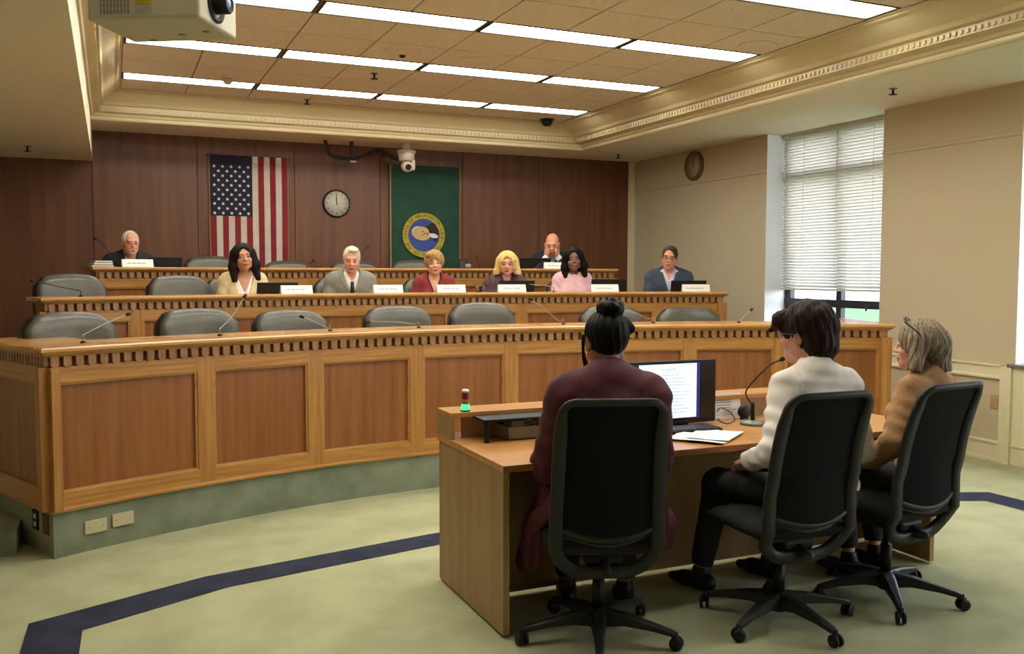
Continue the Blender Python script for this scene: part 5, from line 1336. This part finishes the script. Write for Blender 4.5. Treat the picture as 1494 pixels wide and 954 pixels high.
def DP(label, px, py_top, D, off, o, head_top=.117, seatoff=.16):
    """root is behind the head by the lean; py_top = pixel row of the hair top"""
    q = onarc(px, py_top, DX, D['cy'], D['R']+off); az = math.atan2(q[0]-DX, q[1]-D['cy'])
    lean = R_(o.get('lean', 8)); face = PI-az if False else None
    rz = PI-az+R_(o.get('turn', 0))               # local +y points to the arc centre
    need = q[2]-D['zb']
    s = 1.0; base = .545+(.655*math.cos(lean)-o.get('hfwd', .03)*math.sin(lean))+.125
    ds = need-base; o['seat'] = .46+ds*.5; s = 1+(ds*.5)/(base-.545); o['s'] = s
    fwd = (.655*math.sin(lean)+o.get('hfwd', .03)*math.cos(lean))*s
    d = np.array([-math.sin(rz), math.cos(rz)]); lx = o.get('hx', 0)
    root = (q[0]-d[0]*fwd, q[1]-d[1]*fwd, D['zb']); return person('person', label, root, rz, o)
grp = None
DP( 'woman with long dark hair in cream cardigan at the middle dais', 355, 355, D2, .45, dict(fem=1, lean=9, skin=OLIVE, lip=(176, 84, 78), hair='long', hl=.19, hmat=H_DK, head=(2, 4, 6), turn=-12,
    wear=[('blouse', WSH, .006, 'vneck', dict(deep=.15, wide=.42, collar=.03, neck=.052)), ('cardigan', CARD, .018, 'open', dict(deep=.28, wide=.30, cuff=.95))]))
DP( 'white haired man in grey suit and dark tie at the middle dais', 513, 359, D2, .45, dict(lean=14, skin=PINKF, hair='short', hmat=H_WH, head=(-8, -14, 0), turn=-10, bw=1.08,
    wear=[('shirt', WSH, .008, 'vneck', dict(deep=.055, wide=.5, collar=.032, neck=.048)), ('suit_jacket', GSUIT, .024, 'open', dict(deep=.22, wide=.30, cuff=.92, neck=.060))], tie=TIE, lapel=(GSUIT, .045)))
DP( 'woman with short sandy hair in red jacket at the middle dais', 634, 366, D2, .45, dict(fem=1, lean=12, skin=FAIR, lip=(180, 70, 66), hair='pixie', hmat=H_SB, head=(-2, 0, 4), turn=-12,
    wear=[('top', REDT, .008, 'vneck', dict(deep=.13, wide=.40, neck=.056)), ('jacket', REDJ, .022, 'open', dict(deep=.24, wide=.26, cuff=.92, neck=.064))]))
DP( 'blonde woman with glasses in a plum jacket at the middle dais', 740, 367, D2, .42, dict(fem=1, lean=14, skin=PINKF, lip=(170, 70, 70), hair='bob', hl=.095, flare=.015, hmat=H_BL, head=(-8, -3, 0), turn=-10, glasses=(GOLDM, .0016),
    wear=[('blouse', PLUMT, .008, 'vneck', dict(deep=.09, wide=.40, neck=.054)), ('jacket', PLUM, .022, 'open', dict(deep=.22, wide=.28, cuff=.92, neck=.062))]))
DP( 'woman with black shoulder length hair in a pale pink jacket', 837, 361, D2, .48, dict(fem=1, lean=8, skin=BROWN, lip=(120, 56, 56), hair='long', hl=.165, part=-.006, hmat=H_BK, head=(-6, 4, 6), turn=-8, hx=0,
    wear=[('jacket', PINK, .016, 'round', dict(neck=.062, cuff=.95, puff=1))]))
DP( 'man with dark rimmed glasses in a navy blazer, rightmost at the middle dais', 977, 358, D2, .48, dict(lean=8, skin=PINKF, hair='short', hmat=H_BR, head=(-6, -5, -8), turn=-14, bw=1.10, belly=.02, glasses=(BRONZE, .0030),
    wear=[('shirt', BSH, .008, 'vneck', dict(deep=.07, wide=.5, collar=.035, neck=.050)), ('blazer', NAVJ, .024, 'open', dict(deep=.25, wide=.34, cuff=.92, neck=.062))], lapel=(NAVJ, .045)))
DP( 'bearded white haired man in black jacket on the top tier, far left', 190, 336, D3, .42, dict(lean=20, skin=PINKF, hair='receding', hmat=H_WH, head=(8, -8, 0), turn=-8, bw=1.14, beard=H_GB, glasses=(GOLDM, .0014),
    la=((-.20, .40, .14), (-.5, -.3, -.4)), ra=((.24, .40, .14), (.6, -.3, -.4)), wear=[('shirt', BSH, .008, 'vneck', dict(deep=.08, wide=.5, collar=.03, neck=.052)), ('jacket', BLKJ, .026, 'open', dict(deep=.16, wide=.30, cuff=.92, neck=.062))]))
DP( 'balding man in dark jacket resting his face in both hands', 806, 340, D3, .40, dict(lean=26, skin=PINKF, hair='bald', hmat=H_BR, head=(-8, -22, 0), turn=-10, bw=1.05, hfwd=.05, eyes=1,
    la=((-.066, .085, -.125), (-.5, .5, -1), 1, (.10, .02, 1), (.9, -.5, 0), .25), ra=((.066, .085, -.125), (.5, .5, -1), 1, (-.10, .02, 1), (-.9, -.5, 0), .25),
    wear=[('shirt', WSH, .006, 'round', dict(collar=.03, neck=.05, cuff=.96)), ('jacket', DNAV, .022, 'open', dict(deep=.16, wide=.26, cuff=.70, neck=.062))]))

# ---- three visitors seen from behind -------------------------------------
def put(px, py, Y, rz, hlocal):
    """root so that the head centre lands on the pixel at depth Y"""
    q = ony(px, py, Y); c, s_ = math.cos(rz), math.sin(rz); x, y = hlocal[0], hlocal[1]; return (q[0]-(c*x-s_*y), q[1]-(s_*x+c*y), 0), q[2]
def visitor(label, px, py, Y, rz, o):
    lean = R_(o['lean']); hx = o.get('hx', 0); fw = .655*math.sin(lean)+o.get('hfwd', .03)*math.cos(lean); s = o.get('s', 1)
    root, z = put(px, py, Y, rz, (hx*s, fw*s)); need = z; base = .545+(.655*math.cos(lean)-o.get('hfwd', .03)*math.sin(lean)); ds = need-base
    o['seat'] = .47; o['s'] = (need-.555)/(base-.545); print('VISITOR', label[:20], 'scale', round(o['s'], 3), 'root', [round(float(v), 3) for v in root])
    return person('p', label, root, rz, o)
HF = .0052
r = visitor('woman with a black hair bun in maroon blazer, seen from behind', 884, 497, 3.38, R_(-20), dict(fem=1, lean=10, h=HF, hh=.0036, skin=(150, 98, 76), hair='bun', hmat=H_BK, head=(14, -4, -3), bw=1.14, seed=4,
    la=((-.12, .34, .215), (-.45, -.5, -1)), ra=((.12, .40, .215), (.4, -.4, -1)),
    legs=[(-1, (-.12, .42, .54), (-.12, .46, .11)), (1, (.12, .42, .54), (.14, .40, .11))], trousers=BKT,
    wear=[('blazer', MAR, .026, 'round', dict(collar=.055, neck=.054, cuff=.93, skirt=1, fold=.0045, rr=(.046, .044, .034)))]))
T, W, toT, HC, RH, hs = r
M = Matrix.Translation(HC) @ Matrix(RH.tolist()).to_4x4() @ Matrix.Scale(hs, 4)
m = MB()
for k in range(7):
    m.tube(smooth_path([M @ Vector((-.068-.001*k, .030+.004*k, .03)), M @ Vector((-.078-.002*math.sin(k*2), .036+.003*k, -.03)), M @ Vector((-.072+.004*math.sin(k*1.7), .034+.004*k, -.08)), M @ Vector((-.064+.004*math.sin(k), .028+.003*k, -.112-.004*k))], 5), [.0034]*15+[.0012], 6)
m.build('loose_hair_strand', H_BK, T)
m = MB(); m.lathe([(.001, -.006), (.005, -.003), (.006, .0), (.005, .003), (.001, .006)], tuple(M @ Vector((-.086, -.010, -.040))), 10); m.tube([M @ Vector((-.086, -.010, -.044)), M @ Vector((-.087, -.010, -.058))], .002, 6); m.build('earring', PEARL, T)
# coat hanging beside her left thigh
COATM = mat('maroon_coat_lining', (96, 30, 44), .7, var=(74, 22, 34), scale=(12, 12, 12))
def coat(p): 
    d = union([cone(p, (-.25, .12, .62), (-.30, .16, .46), .035, .045), cone(p, (-.30, .16, .46), (-.33, .17, .30), .045, .05), cone(p, (-.20, .02, .60), (-.27, .10, .50), .05, .05)], .04); return d+.006*np.sin(p[:, 0]*90+p[:, 1]*70+4*p[:, 2])
sdfobj('coat_tail', coat, (-.45, -.1, .2), (-.1, .3, .72), .006, COATM, T)
def coat2(p): d = union([cone(p, (.22, .10, .60), (.265, .14, .46), .035, .04), cone(p, (.265, .14, .46), (.27, .15, .38), .04, .035)], .04); return d+.005*np.sin(p[:, 0]*90+p[:, 1]*70)
sdfobj('coat_tail', coat2, (.1, -.05, .3), (.4, .3, .7), .006, COATM, T)

r = visitor('man with thick dark hair in white dress shirt, seen from behind', 1176, 490, 3.245, R_(-2), dict(lean=6, h=HF, hh=.0036, skin=(206, 150, 122), hair='shaggy', hmat=H_DB, head=(22, 0, 0), bw=1.0, seed=2, glasses=(GOLDM, .0015), hfwd=.045,
    la=((-.235, .15, .125), (-.5, -.9, -.3)), ra=((.16, .24, .06), (.5, -.6, -.6)),
    legs=[(-1, (-.29, .36, .545), (-.31, .47, .11)), (1, (.08, .42, .54), (.12, .50, .11))], toe=(-.35, 1, 0), trousers=BKT,
    wear=[('dress_shirt', WSH2, .014, 'round', dict(collar=.060, neck=.050, cuff=.97, fold=.006, rr=(.043, .034, .027)))]))
r = visitor('grey haired woman in tan cardigan with sunglasses on her head', 1340, 505, 3.215, R_(10), dict(fem=1, lean=2, h=HF, hh=.0036, skin=(214, 160, 132), lip=(176, 100, 90), hair='bob', hl=.098, flare=.014, fw=-.006, hs=1.02, back=.02, hmat=H_GR, head=(24, 2, 0), bw=1.0, seed=7,
    la=((-.22, .16, .09), (-.8, -.8, -.1)), ra=((.20, .26, .08), (.9, -.6, -.2)),
    legs=[(-1, (-.10, .40, .54), (-.10, .34, .11)), (1, (.12, .40, .54), (.12, .34, .11))], trousers=BKT,
    wear=[('cardigan', TANC, .018, 'round', dict(neck=.056, cuff=.90, fold=.004, rr=(.044, .038, .030)))]))
T, W, toT, HC, RH, hs = r
M = Matrix.Translation(HC) @ Matrix(RH.tolist()).to_4x4() @ Matrix.Scale(hs, 4); m = MB()
for sd in (-1, 1):
    m.tube([M @ Vector((sd*.034+.026*math.cos(a), .062+.006*math.sin(a), .122+.016*math.sin(a))) for a in [2*PI*k/18 for k in range(19)]], .0028, 6, caps=False)
    m.tube(smooth_path([M @ Vector((sd*.060, .060, .124)), M @ Vector((sd*.088, .045, .112)), M @ Vector((sd*.104, -.01, .070)), M @ Vector((sd*.104, -.03, .045))], 4), .0032, 6)
m.tube([M @ Vector((-.010, .064, .126)), M @ Vector((.010, .064, .126))], .0025, 6); m.build('sunglasses', BRONZE, T)
